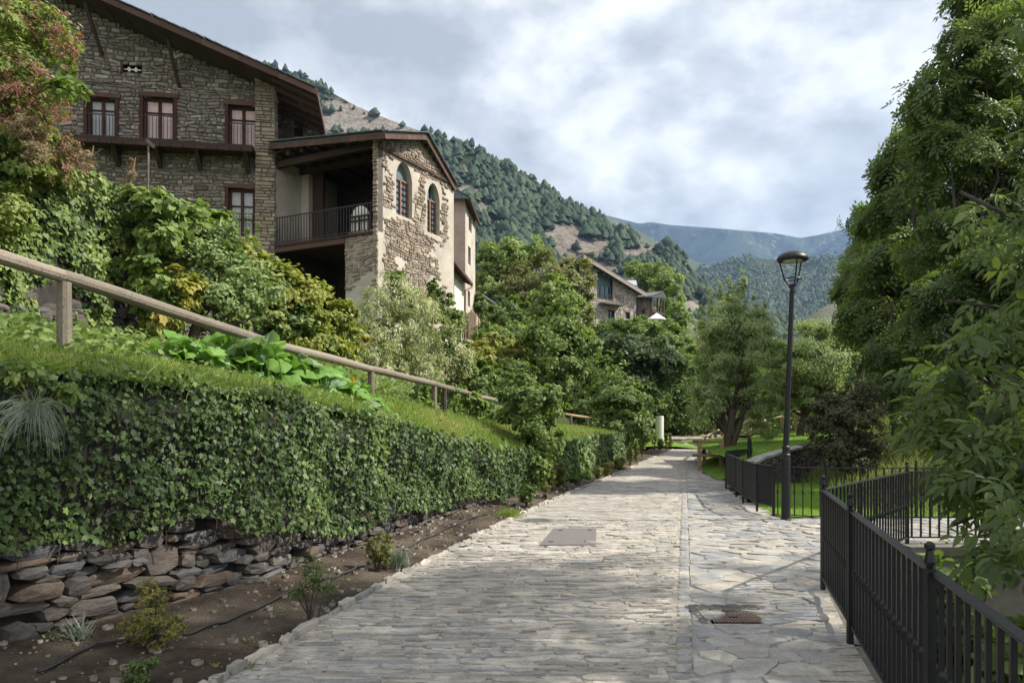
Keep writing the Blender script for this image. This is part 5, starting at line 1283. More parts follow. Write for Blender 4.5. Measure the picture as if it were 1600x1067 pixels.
# squash plants on the bank: every big leaf is a part
def squash_mesh():
    n = 20; V = [(0, 0, -.02)]
    for r, zz in ((.55, .10), (1.0, .03)):
        for k in range(n):
            a = 2*PI*k/n; lob = 1+.13*math.cos(5*a)*(r > .9)+.03*math.cos(11*a)*(r > .9); notch = .55 if k == n//2 and r > .9 else 1
            V.append((.5*r*lob*notch*math.cos(a), .5*r*lob*notch*math.sin(a), zz*(1 if r < .9 else 1)+.045*math.cos(5*a)*r-.10*(r > .9)*random.uniform(.3, 1.1)))
    F = [(0, 1+k, 1+(k+1) % n) for k in range(n)]+[(1+k, 1+n+k, 1+n+(k+1) % n) for k in range(n)]+[(1+k, 1+n+(k+1) % n, 1+(k+1) % n) for k in range(n)]
    return V, np.array(F)
SQ = [squash_mesh() for _ in range(5)]
sq_ = thing('squash_plants', 'sprawling squash plants with huge bright leaves under the timber rail', 'squash plants', (-3.2, 8.5, 2.1))
SM = []
for V, F in SQ:
    for vv in (.05, .3, .62, .9): me = mesh_data('squash_leaf', V, F, np.full(len(F), vv), True); me.materials.append(L_squash); SM.append((me, vv))
hull = lambda px: (interp(px, [(235,548),(270,520),(340,512),(420,522),(500,556),(560,590),(600,625)]), interp(px, [(235,585),(300,592),(400,615),(480,628),(560,648),(600,652)]))
mb = MB()
for k in range(200):
    px = random.uniform(238, 596); t0, b0 = hull(px); py = t0+12+(b0-t0-14)*random.random()**.8; Y = interp(px, [(235,8.3),(420,9.3),(600,11.4)])+random.uniform(-.5, .7)
    p = P(px, py, Y); s = random.uniform(.26, .46); me, vv = random.choice(SM)
    if vv in (.62,) and random.random() < .5: me, vv = random.choice(SM)
    inst('squash_leaf', me, sq_, p, (random.gauss(.35, .35), random.gauss(.1, .35), random.uniform(0, 6.3)), (s, s, s))
    f = np.array((p[0]+random.uniform(-.1, .1), p[1]+.1, FZ(p[1])-.02+.0)); 
    if f[2] < p[2]: mb.tube([f, p*.5+f*.5+(.02, 0, .03), p-(0,0,.01)], .008, 5, False)
mb.build('stalks', L_squash, sq_, kind='stuff')
FLW = []
for px, py, Y in ((552,593,10.7),(300,578,8.4),):
    c = P(px, py, Y); V = [c]; n = 10
    for k in range(n): a = 2*PI*k/n; r = .045*(1 if k % 2 else .55); V.append(c+np.array((r*math.cos(a), -.04, r*math.sin(a))))
    mk('squash_flower', V, [(0, 1+k, 1+(k+1) % n) for k in range(n)], L_orange, sq_)
# ================================================================ grass
def blades(name, mat, C, size, par=None, lean=.5, up=1.0, var=None, at=None, **kw):
    C = np.asarray(C); n = len(C); X = np.c_[R.normal(0, lean, n), R.normal(0, lean, n), np.full(n, up)]
    s = size*R.uniform(.5, 1.4, n) if np.isscalar(size) else size
    V, F = leafmesh(C, s, T_blade, R.normal(0, 1, (n, 3))*np.array((1,1,.1)), X, .1, .05)
    v = (.4+R.normal(0, .2, n)) if var is None else var
    return mk(name, V, F, mat, par, var=lvar(n, 3, v), kind='stuff', **kw)
rows = [(y, bank_row(y)) for y in np.arange(3, 30.2, .5)]
def bank_pts(n, y0, y1, tmax=1.0, pw=1.0):
    y = y0+(y1-y0)*R.random(n)**pw; t = R.random(n)*tmax; o = []
    for a, b in zip(y, t):
        w, f = W_(a), min(FX(a), W_(a)-.35); x = (w-.10)*(1-b)+f*b; z = np.interp(b, (0, .12, .5, 1), (WT(a)-.02, WT(a)+.04, (WT(a)+FZ(a))/2+.05, FZ(a))); o.append((x, a, z))
    return np.array(o), t, y
C, t, y = bank_pts(34000, 3.6, 14, 1.15, 1.3)
fb = np.array([fbm(a, b, 0, .9) for a, b in C[:, :2]])
blades('grass_tufts', L_grass, C, .07*R.uniform(.5, 1.6, len(C))*(1+.8*np.clip(fb, 0, 1)), var=.35+fb*.5+R.normal(0, .18, len(C)))
C, t, y = bank_pts(26000, 11, 30, 1.3, 1.1); fb = np.array([fbm(a, b, 0, .6) for a, b in C[:, :2]])
blades('bank_grass', L_grass, C, .14*R.uniform(.5, 1.5, len(C)), var=.45+fb*.5+.25*(t > .35)*(t < .6)*(y > 13)*(y < 18)+R.normal(0, .15, len(C)))
C, t, y = bank_pts(4200, 4, 26, 1.2, 1.0); fb = np.array([fbm(a, b, 5, .7) for a, b in C[:, :2]]); q = (fb > .05) | (R.random(len(C)) < .12); C = C[q]
V, F = leafmesh(C+np.c_[np.zeros((len(C), 2)), .03+R.random(len(C))*.08], R.uniform(.03, .09, len(C)), T_leaf, (0,-.3,1), None, .6)
mk('bank_weeds', V, F, L_mid, None, var=lvar(len(C), 6, .6+R.normal(0, .25, len(C))), kind='stuff', label='leafy weeds among the grass of the bank', cat='weeds')
C, t, y = bank_pts(4800, 3.6, 16, .10, 1.2)
blades('edge_grass', L_grass, C, .17*R.uniform(.4, 1.5, len(C)), lean=1.2, up=.05, var=.3+R.normal(0, .2, len(C)))
# strip between timber rail and garden wall: weeds and herbs
C = []
for k in range(9000):
    a = 6+22*random.random()**1.1; f, u = FX(a), UX(a)+.3; s = random.random(); C.append((f*(1-s)+u*s, a, FZ(a)*(1-s)+UB(a)*s+.02))
C = np.array(C); V, F = leafmesh(C+np.c_[np.zeros((len(C), 2)), R.random(len(C))*.22*(1+.5*(C[:, 1] > 13))], R.uniform(.06, .13, len(C)), T_leaf, (0,-.3,1), None, .6)
mk('garden_herbs', V, F, L_bright, None, var=lvar(len(C), 6, .4+R.normal(0, .22, len(C))), kind='stuff', label='low leafy herbs between the timber rail and the garden wall', cat='herbs')
# bushy nettles behind the rail on the right
for px, py, Y, rx, ry in ((648,618,15,26,14),(690,610,16.5,30,16),(730,628,17.5,26,18),(620,622,14,22,12),(765,640,18,22,16)):
    pass
blobplant('nettles', 'tall bright nettles growing behind the timber rail below the lace vine', 'nettles', P(690, 640, 16.5), [B(648,622,15,30,18,.5), B(690,618,16.8,34,20,.5), B(730,632,17.8,30,22,.5), B(620,625,14.2,24,14,.4), B(765,648,18.6,24,18,.5)], 5200, .10, L_bright, T_leaf, clump=.3, tone=.4)
# clump of long grass hanging from the ivy
gc_ = P(52, 645, 4.75); V = []; F = []; va = []
for k in range(170):
    a = random.gauss(.3, .75); L = random.uniform(.16, .42); w_b = .0028; b = len(V); th = random.uniform(.1, 1.1)
    p = gc_+np.array((random.gauss(0, .015), random.gauss(0, .02), random.gauss(0, .02))); v = np.array((math.sin(a)*math.cos(th*.6), -.45*random.random(), math.sin(th)))
    seg = L/9; q = p.copy()
    for i in range(10):
        t = i/9; ww = w_b*(1-t*.8); sd = np.array((v[2], 0, -v[0])); sd /= np.linalg.norm(sd)+1e-6; V += [q+sd*ww, q-sd*ww]
        v = v+np.array((0, 0, -.30)); v[0] *= .93; v /= np.linalg.norm(v); q = q+v*seg
    for i in range(9): F.append((b+2*i, b+2*i+1, b+2*i+3, b+2*i+2)); va.append(.3+.4*random.random())
mk('grass_clump', V, F, L_greygrass, None, var=va, at=gc_, kind=None, label='arching clump of long thin grass hanging out of the dark ivy', cat='grass clump')
# light green tufts in the dark ivy
for i, (px, py, Y, rx, ry, lab) in enumerate(((25,585,4.95,34,14,'fresh weed leaves on top of the ivy at the start of the wall'), (340,655,6.7,42,24,'feathery light green weed growing out of the ivy middle'), (105,612,5.2,16,8,'small bright weed sprig above the hanging grass clump'), (590,700,9.6,16,20,'tiny bright sprig in the ivy below the last squash leaves'), (690,700,12.1,22,16,'bright weed at the sloping end of the ivy curtain'))):
    blobplant('weed', lab, 'weed', P(px, py+ry, Y), [B(px, py, Y, rx, ry, .08)], int(rx*ry*.55), .05+.003*Y, L_bright, T_leaf, clump=.4, tone=.45)
# lawns: short blades
C = []
for k in range(15000):
    y = random.uniform(12.5, 17.6); x = random.uniform(interp(y, XRf)+.1, 9.3); C.append((x, y, .0+.12*float(sstep(y, 13, 17))+.03*fbm(x, y, 5, .8)-.01))
blades('lawn_grass', L_lawn, C, .075, None, .5)
C = []
for k in range(9000):
    t = 6*random.random(); s = random.random()**1.3; x, y, z = lxf(t); C.append((x*(1-s)+(7.0+1.2*t)*s+s*2.2*(t/6-.2), y+.15+(28.5-y)*s, z+s*.25-.02))
blades('upper_lawn_grass', L_lawn, C, .08, None, .5)
C = []                                               # rough grass of the right bank
for k in range(26000):
    y = 12.4+13*random.random()**1.2; x = 6.4+.11*(y-12.6)+11*random.random(); C.append((x, y, H(x, y)+.02))
C = np.array(C); fb = np.array([fbm(a, b, 0, .8) for a, b in C[:, :2]])
blades('bank_tall_grass', L_grass, C, .22*R.uniform(.4, 1.4, len(C)), None, .45, var=.45+fb*.4+R.normal(0, .15, len(C)))
# tufts in the joints of the path and at the railing feet
C = []
for px, py, n, r in ((1213,803,60,.16),(1196,800,30,.12),(1240,810,40,.2),(1262,815,30,.2),(930,892,0,.05),(1325,862,40,.10),(1180,965,50,.05),(1170,822,14,.05),(1168,845,22,.07),(1271,831,22,.07),(905,960,8,.02),(868,905,10,.03),(745,868,0,0),(795,870,6,.02),(1215,790,60,.14),(1290,850,30,.1)):
    Y = FOC*EYE/(py-HZ); x = (px-800)/FOC*Y
    C += [(x+random.gauss(0, r), Y+random.gauss(0, r*.6), .0) for _ in range(n)]
for _ in range(70):
    y = 4.5+9*random.random(); x = random.uniform(XL(y)+.2, interp(y, XRp)-.1)
    if random.random() < .5: x = strip_y(y)+random.gauss(0, .1)
    C += [(x+random.gauss(0, .02), y+random.gauss(0, .008), .0) for _ in range(random.randint(2, 7))]
blades('joint_grass', L_grass, C, .045, None, .6, label='small grass tufts growing in the joints of the paving', cat='grass')
# ================================================================ plants of the bed
def onbed(px, py):
    Y = FOC*(EYE-.06)/(py-HZ)
    for _ in range(4): x = (px-800)/FOC*Y; z = float(bedz(x, Y)); Y = FOC*(EYE-z)/(py-HZ)
    x = (px-800)/FOC*Y; return np.array((x, Y, float(bedz(x, Y))))
def bedplant(name, label, cat, px, py, w, h, n, size, leaf, tmpl=T_dia, lift=.5, **kw):
    b = onbed(px, py); k = b[1]/FOC; W2_, H2 = w*k/2, h*k
    bl = [(b+np.array((0, 0, H2*lift)), (W2_, W2_, H2*(1-lift)))]
    return shrub(name, label, cat, b, bl, n, size, leaf, tmpl, stem=.006 if w > 30 else .004, **kw)
b = onbed(238, 1012); k = b[1]/FOC
shrub('juniper', 'spreading yellow green juniper with browned tips at the foot of the wall', 'juniper', b, [(b+np.array(q)*k, (np.array(r_)*k)) for q, r_ in (((0,0,45),(38,30,26)),((-32,0,38),(24,24,22)),((34,0,36),(26,24,22)),((0,0,80),(26,22,20)),((10,-5,20),(40,26,14)),((-10,0,100),(16,14,14)))], 2600, .03, L_juniper, T_spray, stem=.008, clump=.3, ns=12, tone=.5)
b = onbed(222, 1075); k = b[1]/FOC
shrub('box_bush', 'small round dark green bush at the near edge of the bed', 'bush', b, [(b+np.array((0, 0, 24*k)), (22*k, 22*k, 24*k))], 1100, .022, L_mid, T_dia, clump=.35, tone=.4)
b = onbed(487, 972); k = b[1]/FOC
shrub('sapling', 'thin leggy sapling with sparse small leaves between juniper and thuja', 'sapling', b, [(b+np.array(q)*k, np.array(r_)*k) for q, r_ in (((-8,0,60),(26,18,22)),((16,0,72),(26,18,20)),((-4,0,90),(20,14,16)),((-22,0,42),(16,14,14)),((30,0,50),(16,12,16)))], 620, .028, L_mid, T_leaf, stem=.007, ns=9, clump=.4, tone=.35)
b = onbed(592, 893); k = b[1]/FOC
shrub('thuja', 'stout dark yellow green thuja bush standing alone on bare soil', 'thuja', b, [(b+np.array((dx*k, 0, 33*k)), (9*k, 12*k, 26*k)) for dx in (-11, -2, 7, 14)], 2600, .034, L_thuja, T_spray, stem=.008, X=(0,0,1), xj=.35, clump=.35, tone=.4)
b = onbed(622, 885); k = b[1]/FOC; C = b+np.c_[R.normal(0, 8*k, 260), R.normal(0, 6*k, 260), np.zeros(260)]
blades('grey_fescue', L_greygrass, C, .19, None, .45, label='small grey green tuft of fescue grass beside the thuja bush', cat='grass clump', at=b)
b = onbed(795, 806); k = b[1]/FOC; C = b+np.c_[R.normal(0, 9*k, 400), R.normal(0, 7*k, 400), np.zeros(400)]
blades('green_fescue', L_grass, C, .15, None, .9, label='low rounded green grass tuft near the kerb of the bed', cat='grass clump', at=b)
for px, py, w_p, h_p, lab, lf in ((823,792,22,42,'loose light green bush at the bed edge before the thuja group', L_mid), (852,779,16,28,'short bright thuja, first of the dark row on the bed', L_thuja), (863,768,13,38,'tall slim thuja behind the bright short one', L_thuja), (879,762,13,30,'slim thuja standing third in the group by the second wall', L_thuja),
    (935,748,12,18,'small dark conifer in the reddish plants of the bed', L_thuja), (947,742,16,26,'reddish brown leaved low bush under the far ivy wall', L_juniper), (968,733,14,18,'small round yellow green bush near the far kerb', L_juniper), (986,728,8,26,'slim pale conifer, first of the far trio', L_thuja), (994,722,8,28,'slim dark conifer, middle of the far trio', L_thuja), (1003,716,9,30,'slim tall conifer, last of the far trio', L_thuja),
    (1023,705,8,20,'small conifer in front of the white column', L_thuja), (1031,703,8,18,'round dark bush beside the white column conifer', L_mid), (1041,704,8,22,'small conifer at the tip of the grass island', L_thuja), (1047,703,7,24,'pointed conifer next to the island kerb', L_thuja), (900,755,26,16,'low spreading herb patch under the second ivy wall', L_mid), (916,748,22,14,'pale herb patch between the conifers of the bed', L_bright)):
    b = onbed(px, py); k = b[1]/FOC; tk = lf is L_thuja
    shrub('small_conifer' if tk else 'bed_bush', lab, 'conifer' if tk else 'bush', b, [(b+np.array((0, 0, h_p*.5*k)), (w_p*.5*k, w_p*.5*k, h_p*.5*k))]+([(b+np.array((0, 0, h_p*.8*k)), (w_p*.25*k, w_p*.25*k, h_p*.3*k))] if tk else []), 700, .06 if b[1] < 20 else .09, lf, T_spray if tk else T_dia, stem=.01, X=(0,0,1) if tk else None, xj=.4 if tk else .6, clump=.4)
C = []
for px, py in ((82,985),(95,1040),(330,1040),(390,1000),(440,955),(120,985),(395,1038),(700,830),(655,850),(720,805),(600,845),(745,800),(90,1000),(135,990),(540,905),(470,860),(510,860)):
    b = onbed(px, py); C += [b+np.array((random.gauss(0, .03), random.gauss(0, .03), .004)) for _ in range(12)]
V, F = leafmesh(np.array(C), R.uniform(.02, .04, len(C)), T_leaf, (0,-.2,1), None, .7); mk('seedlings', V, F, L_bright, None, var=lvar(len(C), 6, .4+R.normal(0, .2, len(C))), kind='stuff', label='scattered bright weed seedlings on the dark soil', cat='weeds')
b = onbed(125, 1000); C = b+np.c_[R.normal(0, .03, 60), R.normal(0, .03, 60), np.zeros(60)]; blades('dry_grass', L_greygrass, C, .16, None, .6, label='thin tuft of grass at the wall foot before the juniper', cat='grass clump', at=b)
# ================================================================ trees and bushes of the middle distance
def Tz(px, Y, z): p = P(px, 655, Y); return np.array((p[0], Y, z))
tree('bank_bush', 'big bushy shrub with light leaf tips standing before the wall where the ivy stops', 'bush', np.array((.72, 16.4, .1)), [B(828,632,16.4,44,36,.6), B(848,680,16.2,34,44,.5), B(800,640,16.8,26,30,.5), B(858,630,16.6,26,30,.5), B(838,725,15.9,26,28,.35), B(815,600,17,28,20,.5)], 11000, .10, L_mid, r=.05, tmpl=T_leaf, clump=.26, tone=.6)
tree('far_bush', 'rounded green bush at the end of the far ivy wall', 'bush', Tz(970, 28.5, .5), [B(965,640,28.5,36,40,1), B(990,670,28,22,36,.8), B(950,665,28,24,26,.7), B(975,610,29,22,22,.8)], 7000, .15, L_mid, r=.05, tmpl=T_leaf, clump=.3, tone=.5)
tree('quince_tree', 'upright light tipped tree between the bank and the round headed tree', 'tree', Tz(868, 34, 1.5), [B(870,560,34,50,55,1.6), B(880,510,34,36,36,1.2), B(845,530,34,30,36,1.1), B(905,545,34.5,32,40,1.2), B(862,600,33.6,30,22,1)], 13000, .20, L_mid, r=.16, tmpl=T_leaf, clump=.26, tone=.8)
tree('round_tree', 'dark round headed tree on a straight thin trunk at the bend', 'tree', Tz(1013, 40, .3), [B(1000,560,40,50,40,1.8), B(975,548,40,34,34,1.4), B(1035,565,40,30,36,1.3), B(1005,598,39.6,44,20,1.3)], 11000, .24, L_dark, r=.10, tmpl=T_leaf, clump=.26, tone=.6)
tree('lime_tree', 'bright round yellow green tree in front of the dry toned one', 'tree', Tz(865, 46, 3), [B(862,462,46,34,30,1.5), B(850,485,46,28,22,1.2), B(885,480,46,24,24,1.1)], 5500, .26, L_bright, r=.14, tmpl=T_dia, clump=.3, tone=.55)
tree('dry_toned_tree', 'broad olive brown toned tree between the tall ash and the far house', 'tree', Tz(855, 54, 4), [B(850,440,54,52,48,2.4), B(890,440,54,38,44,1.9), B(820,480,53,36,40,1.7), B(905,480,54,24,44,1.4), B(800,450,54,20,40,1.2)], 14000, .26, L_olive, r=.22, tmpl=T_dia, clump=.22, tone=.5)
tree('tall_ash', 'tall bright ash tree right behind the rendered house', 'tree', Tz(785, 60, 5), [B(790,400,60,38,36,2.4), B(762,425,60,28,44,1.8), B(775,460,59,34,34,2), B(828,392,61,26,22,1.5), B(808,430,60,30,34,1.8), B(755,455,60,14,36,1)], 15000, .30, L_bright, r=.28, tmpl=T_dia, clump=.22, tone=.62)
tree('bush', 'dull green bush beside the garden shed', 'bush', Tz(800, 50, 5), [B(795,490,50,36,26,1.6), B(770,505,48,30,22,1.4), B(820,505,48,26,26,1.2)], 6500, .24, L_mid, r=.1, clump=.28, tone=.55)
tree('village_tree', 'bright leafy tree growing above the porch house', 'tree', Tz(1030, 92, 12), [B(1030,440,92,32,28,3), B(1005,430,93,22,18,2), B(1050,475,90,18,34,1.8), B(990,420,94,16,14,1.5), B(1060,500,86,18,30,1.6)], 10000, .40, L_bright, r=.3, clump=.22, tone=.6)
tree('hedge_tree', 'yellow green low tree below the village house wall', 'tree', Tz(985, 56, 3), [B(965,515,56,34,20,2), B(1000,520,54,34,24,2), B(1040,540,54,34,40,2), B(1070,575,52,24,40,1.6), B(930,520,56,24,20,1.5)], 13000, .28, L_bright, r=.2, clump=.26, tone=.35)
tree('dark_tree', 'dark tree filling the gap behind the round headed tree', 'tree', Tz(945, 46, 2.5), [B(925,590,45,44,34,2), B(950,550,46,34,30,1.8), B(905,610,42,30,26,1.4), B(960,600,44,30,30,1.6)], 11000, .24, L_dark, r=.18, clump=.28, tone=.45)
for i, (lab, bl, lf, n, s) in enumerate((
    ('yellow tipped hedge mound sloping down below the white house', [B(745,560,33,36,26,1.4), B(790,550,35,34,18,1.3), B(820,562,36,24,18,1.2), B(760,535,35,26,16,1.2)], L_yellow, 9500, .17),
    ('loose mid green bush filling the slope beside the brick parapet', [B(765,498,45,26,22,1.6), B(750,480,43,12,20,1), B(795,505,44,26,22,1.5), B(775,530,40,30,20,1.4), B(820,530,44,26,24,1.5)], L_mid, 9000, .22),
    ('deep green bush hanging below the yellow tipped hedge', [B(735,600,27,30,24,1), B(775,590,28,30,24,1), B(800,585,31,32,26,1), B(755,620,25,26,20,.8)], L_mid, 8500, .14),
    ('bright bush before the garden gate', [B(757,520,36,22,16,1), B(785,530,37,24,16,1.1), B(805,520,40,20,18,1.2)], L_bright, 4500, .18),
    ('shaded undergrowth right of the far timber rail', [B(900,640,36,36,22,1.2), B(935,630,38,30,26,1.4), B(880,610,38,26,20,1.2)], L_mid, 6500, .19),
    ('green reeds and bushes behind the white column', [B(1045,610,52,24,26,1.6), B(1060,640,54,22,24,1.6), B(1035,635,50,16,24,1.2)], L_bright, 5500, .24),
    ('dark hollow bushes past the end of the path', [B(1075,625,62,34,34,2.4), B(1105,640,60,30,30,2.2), B(1140,650,58,34,24,2)], L_dark, 8500, .28),
    ('low green bushes beyond the far timber fence', [B(1215,640,50,40,30,2), B(1265,640,48,34,22,1.8), B(1180,655,48,30,16,1.5)], L_mid, 8500, .24))):
    shrub('hedge_bush', lab, 'bush', P(bl[0][0][0]/bl[0][0][1]*FOC+800, 655, bl[0][0][1])*np.array((1, 1, 0))+np.array((0, 0, max(0.2, bl[0][0][2]-bl[0][1][2]-.6))), bl, n, s, lf, T_dia, stem=.05, clump=.26, tone=.45)
wl = tree('willow', 'pollard willow with fine pale shoots on a leaning dark trunk by the timber fence', 'willow', Tz(1131, 23.4, -.05), [B(1145,550,23.5,60,58,1.3), B(1105,585,23.4,36,56,.9), B(1186,590,23.6,34,60,.9), B(1145,500,23.6,46,36,1.0), B(1105,640,23.2,28,34,.6), B(1192,650,23.6,24,38,.6), B(1150,615,23.8,56,34,1.0), B(1120,520,23.5,36,34,.9), B(1175,530,23.5,34,40,.9)], 52000, .115, L_willow, r=.17, tmpl=T_narrow, nlimb=20, topat=P(1143,640,23.4), X=(0,0,1.2), xj=.55, clump=.3, tone=.68)
mb = MB(); mb.tube([Tz(1137, 23.5, -.05), P(1146,690,23.5), P(1160,650,23.5), P(1172,600,23.5)], [.14,.12,.09,.05], 8, True, .06); mb.build('second_trunk', M_bark, wl, smooth=True)
foliage('top_shoots', L_willow, wl, [B(x, y, 23.5, 5, 26, .12) for x, y in ((1110,475),(1124,462),(1138,455),(1150,462),(1165,458),(1180,472),(1195,490),(1095,500),(1158,450))], 2600, .11, T_narrow, clump=.6, X=(0,0,1), tone=.8, kind='stuff')
tree('willow', 'second pollard willow with tufted crown behind the street lamp', 'willow', Tz(1246, 27, .6), [B(1262,570,27,54,52,1.3), B(1225,580,27,30,46,.9), B(1298,590,27,34,56,1.0), B(1262,625,26.6,50,26,1.1), B(1290,540,27.4,30,30,.8)], 36000, .16, L_willow, r=.18, topat=P(1258,640,27), tmpl=T_narrow, nlimb=14, X=(0,0,1.2), xj=.5, clump=.34, tone=.6)
tree('brown_shrub', 'dense brownish dark shrub with drooping outline behind the railing', 'shrub', Tz(1322, 17.2, .3), [B(1322,655,17.2,52,50,.85), B(1300,690,17,36,36,.6), B(1350,690,17.3,36,38,.6), B(1340,620,17.4,34,28,.6), B(1290,640,17.1,22,30,.4), B(1330,725,16.9,40,18,.5)], 17000, .075, L_maroon, r=.07, tmpl=T_dia, clump=.22, tone=.45)
# tall ash trees on the right bank
def ash(label, base, blobs, n, s, r, leaf=None, **kw):
    return tree('ash_tree', label, 'ash tree', base, blobs, n, s, leaf or L_ash, M_barkgrey, r, T_ash, nlimb=30, **kw)
ash('furthest ash tree of the right bank, low round light crown', Tz(1335, 33, 1.5), [B(1362,405,33,42,50,2), B(1345,462,32,34,50,1.8), B(1378,352,33,34,44,1.8), B(1356,520,31,38,40,1.8), B(1395,450,32,40,60,2)], 7500, .50, .2, clump=.26, nc=30, tone=.62)
ash('middle ash tree with crown stepping up behind the dark shrub', Tz(1395, 22, 1.2), [B(1410,330,23,52,66,1.8), B(1440,240,23,46,56,1.6), B(1390,430,22,50,60,1.6), B(1450,420,23,60,70,1.8), B(1360,500,21.5,40,50,1.1), B(1420,540,21,60,46,1.4), B(1405,270,23,34,34,1)], 9500, .44, .11, clump=.27, nc=26, tone=.5)
ash('tallest ash tree leaning into the sky above the railing', Tz(1500, 17, 1.8), [B(1500,130,18,56,60,1.4), B(1540,60,18,60,60,1.4), B(1450,160,18,40,40,1), B(1480,250,18,66,70,1.5), B(1560,200,18.5,70,80,1.6), B(1530,330,18,80,70,1.6), B(1530,5,18.5,50,40,1.2), B(1590,110,18.5,46,70,1.2), B(1470,380,17.5,50,50,1), B(1620,20,18.5,60,60,1.3), B(1610,340,18,60,90,1.3)], 9500, .38, .14, clump=.27, nc=26, tone=.5)
ash('shaded ash tree with low boughs above the timber shelter', Tz(1560, 15, 1.6), [B(1560,430,15,70,60,1.1), B(1490,470,15.5,56,50,1), B(1610,520,14.5,50,60,.9), B(1520,540,15,60,44,.9), B(1450,520,16,40,40,.8)], 8000, .32, .12, clump=.22, tone=.35)
sd = thing('young_ash', 'thin dark forked trunk with sparse low leaves on the right bank', 'ash tree', Tz(1396, 19.5, 1.0))
mb = MB()
for pts, r in ((((1395,712),(1396,640),(1393,590),(1391,540),(1394,470)), .055), (((1394,610),(1370,570),(1360,530)), .025), (((1395,640),(1412,590),(1417,560),(1425,500)), .03), (((1455,700),(1430,600),(1422,520),(1440,440)), .05), (((1460,690),(1450,600),(1475,500)), .04)):
    mb.tube([P(x, y, 19.5) for x, y in pts], [r*(1-.12*i) for i in range(len(pts))], 7)
mb.build('trunk', M_barkgrey, sd, smooth=True)
foliage('crown', L_ash, sd, [B(1400,600,19.5,44,30,.6), B(1375,570,19.8,30,30,.6), B(1440,640,19,40,40,.6), B(1420,540,19.5,50,30,.8)], 700, .34, T_ash, clump=.3)
# boughs of the near ash reaching over the railing: its leaves that show largest are parts
nb_ = thing('near_ash_boughs', 'large leaved ash boughs reaching in over the black railing', 'ash boughs', (6.5, 4.8, .0))
mb = MB(); rootp = np.array((6.6, 4.6, -2.4)); trk = [rootp, (6.5, 4.7, .0), (6.4, 4.8, 2.2), (6.3, 4.9, 4.2), (6.2, 5.1, 6.2)]
mb.tube(trk, [.16, .14, .12, .1, .07], 10)
tips = []
for pts, r in ((((1740,560,5.0),(1660,690,5.2),(1600,700,5.3),(1545,668,5.4),(1515,610,5.6),(1480,545,5.8)), .022), (((1680,640,5.2),(1600,760,5.0),(1540,800,4.9),(1490,820,4.9)), .016), (((1700,600,5.2),(1600,600,5.6),(1540,560,5.9),(1470,520,6.1)), .02),
                (((1760,500,5),(1650,560,5.3),(1560,640,5.4),(1450,660,5.7),(1420,640,5.8)), .018), (((1760,850,4.6),(1680,900,4.3),(1590,860,4.3),(1520,870,4.5)), .016), (((1800,350,5),(1680,360,5.4),(1600,350,5.6),(1500,300,5.9)), .025), (((1760,450,5),(1650,470,5.4),(1560,480,5.7),(1480,470,6)), .02),
                (((1800,100,5.4),(1680,40,5.6),(1600,60,5.7)), .02), (((1740,700,5.0),(1640,720,4.8),(1560,740,4.8),(1500,760,4.9)), .014)):
    q = [P(*a) for a in pts]; mb.tube(q, [r*(1-.13*i) for i in range(len(q))], 6); tips.append(q)
foliage('crown', L_ash, nb_, [((6.9,3.6,6.8),(2.3,2.2,2.0)), ((6.6,5.4,9.3),(2.5,2.6,2.2)), ((7.5,2.0,9.5),(2.4,2.4,2.2)), ((8.2,6.5,7.5),(2.4,2.4,2.4))], 3600, .46, T_ash, clump=.22, kind='stuff')
mb.build('bough', M_barkgrey, nb_, smooth=True)
BL = [((1470,610,5.8),(60,40),34), ((1530,590,5.7),(60,50),40), ((1500,680,5.5),(70,40),50), ((1560,700,5.2),(60,50),44), ((1590,780,4.9),(60,50),50), ((1540,760,5.0),(50,36),34), ((1590,850,4.6),(46,46),34), ((1545,870,4.6),(40,30),16), ((1440,650,5.8),(34,30),14), ((1590,640,5.3),(44,44),26), ((1600,480,5.4),(60,50),30), ((1540,520,5.7),(50,30),22), ((1600,380,5.5),(50,60),26), ((1540,330,5.8),(50,40),14), ((1600,50,5.7),(26,40),10), ((1620,230,5.7),(40,50),12), ((1500,740,5.1),(40,26),16), ((1610,720,5.0),(40,60),26)]
C = []; 
for (c, r, n) in BL:
    for _ in range(int(n*.86)):
        C.append(P(c[0]+random.gauss(0, r[0]*.5), c[1]+random.gauss(0, r[1]*.5), c[2]+random.gauss(0, .22)))
C = np.array(C); n = len(C); sz = R.uniform(.18, .29, n); Xd = np.c_[R.normal(-.55, .4, n), R.normal(-.25, .3, n), R.normal(-.35, .3, n)]
split_leaves(nb_, 'ash_leaf', L_ash, C, (-.1, -.25, 1), Xd, sz, T_ashfull, .3+R.normal(0, .22, n), 300, .45, .45)
# plants in the channel
for i, (px, py, Y, rx, ry, lab) in enumerate(((1440,1010,5.4,70,50,'dark leafy plants at the bottom of the channel near the railing'), (1560,1010,4.8,70,60,'broad leaved plants growing up the channel behind the railing'), (1480,900,7.6,60,26,'weeds at the foot of the channel wall'))):
    shrub('channel_plant', lab, 'plant', P(px, py, Y)*np.array((1,1,0))+np.array((0,0,-2.4)), [B(px, py, Y, rx, ry, .5), B(px-30, py+60, Y, rx, ry, .5)], 1000, .13, L_mid, T_leaf, stem=.01, clump=.3)
C = [(random.uniform(5.2, 9.5), 9.42+random.gauss(0, .07), .03) for _ in range(260)]; V, F = leafmesh(np.array(C), R.uniform(.04, .09, 260), T_leaf, (0,-.5,1), None, .6)
mk('coping_weeds', V, F, L_bright, None, var=lvar(260, 6, R.random(260)), kind='stuff', label='weeds along the coping under the railing', cat='weeds')

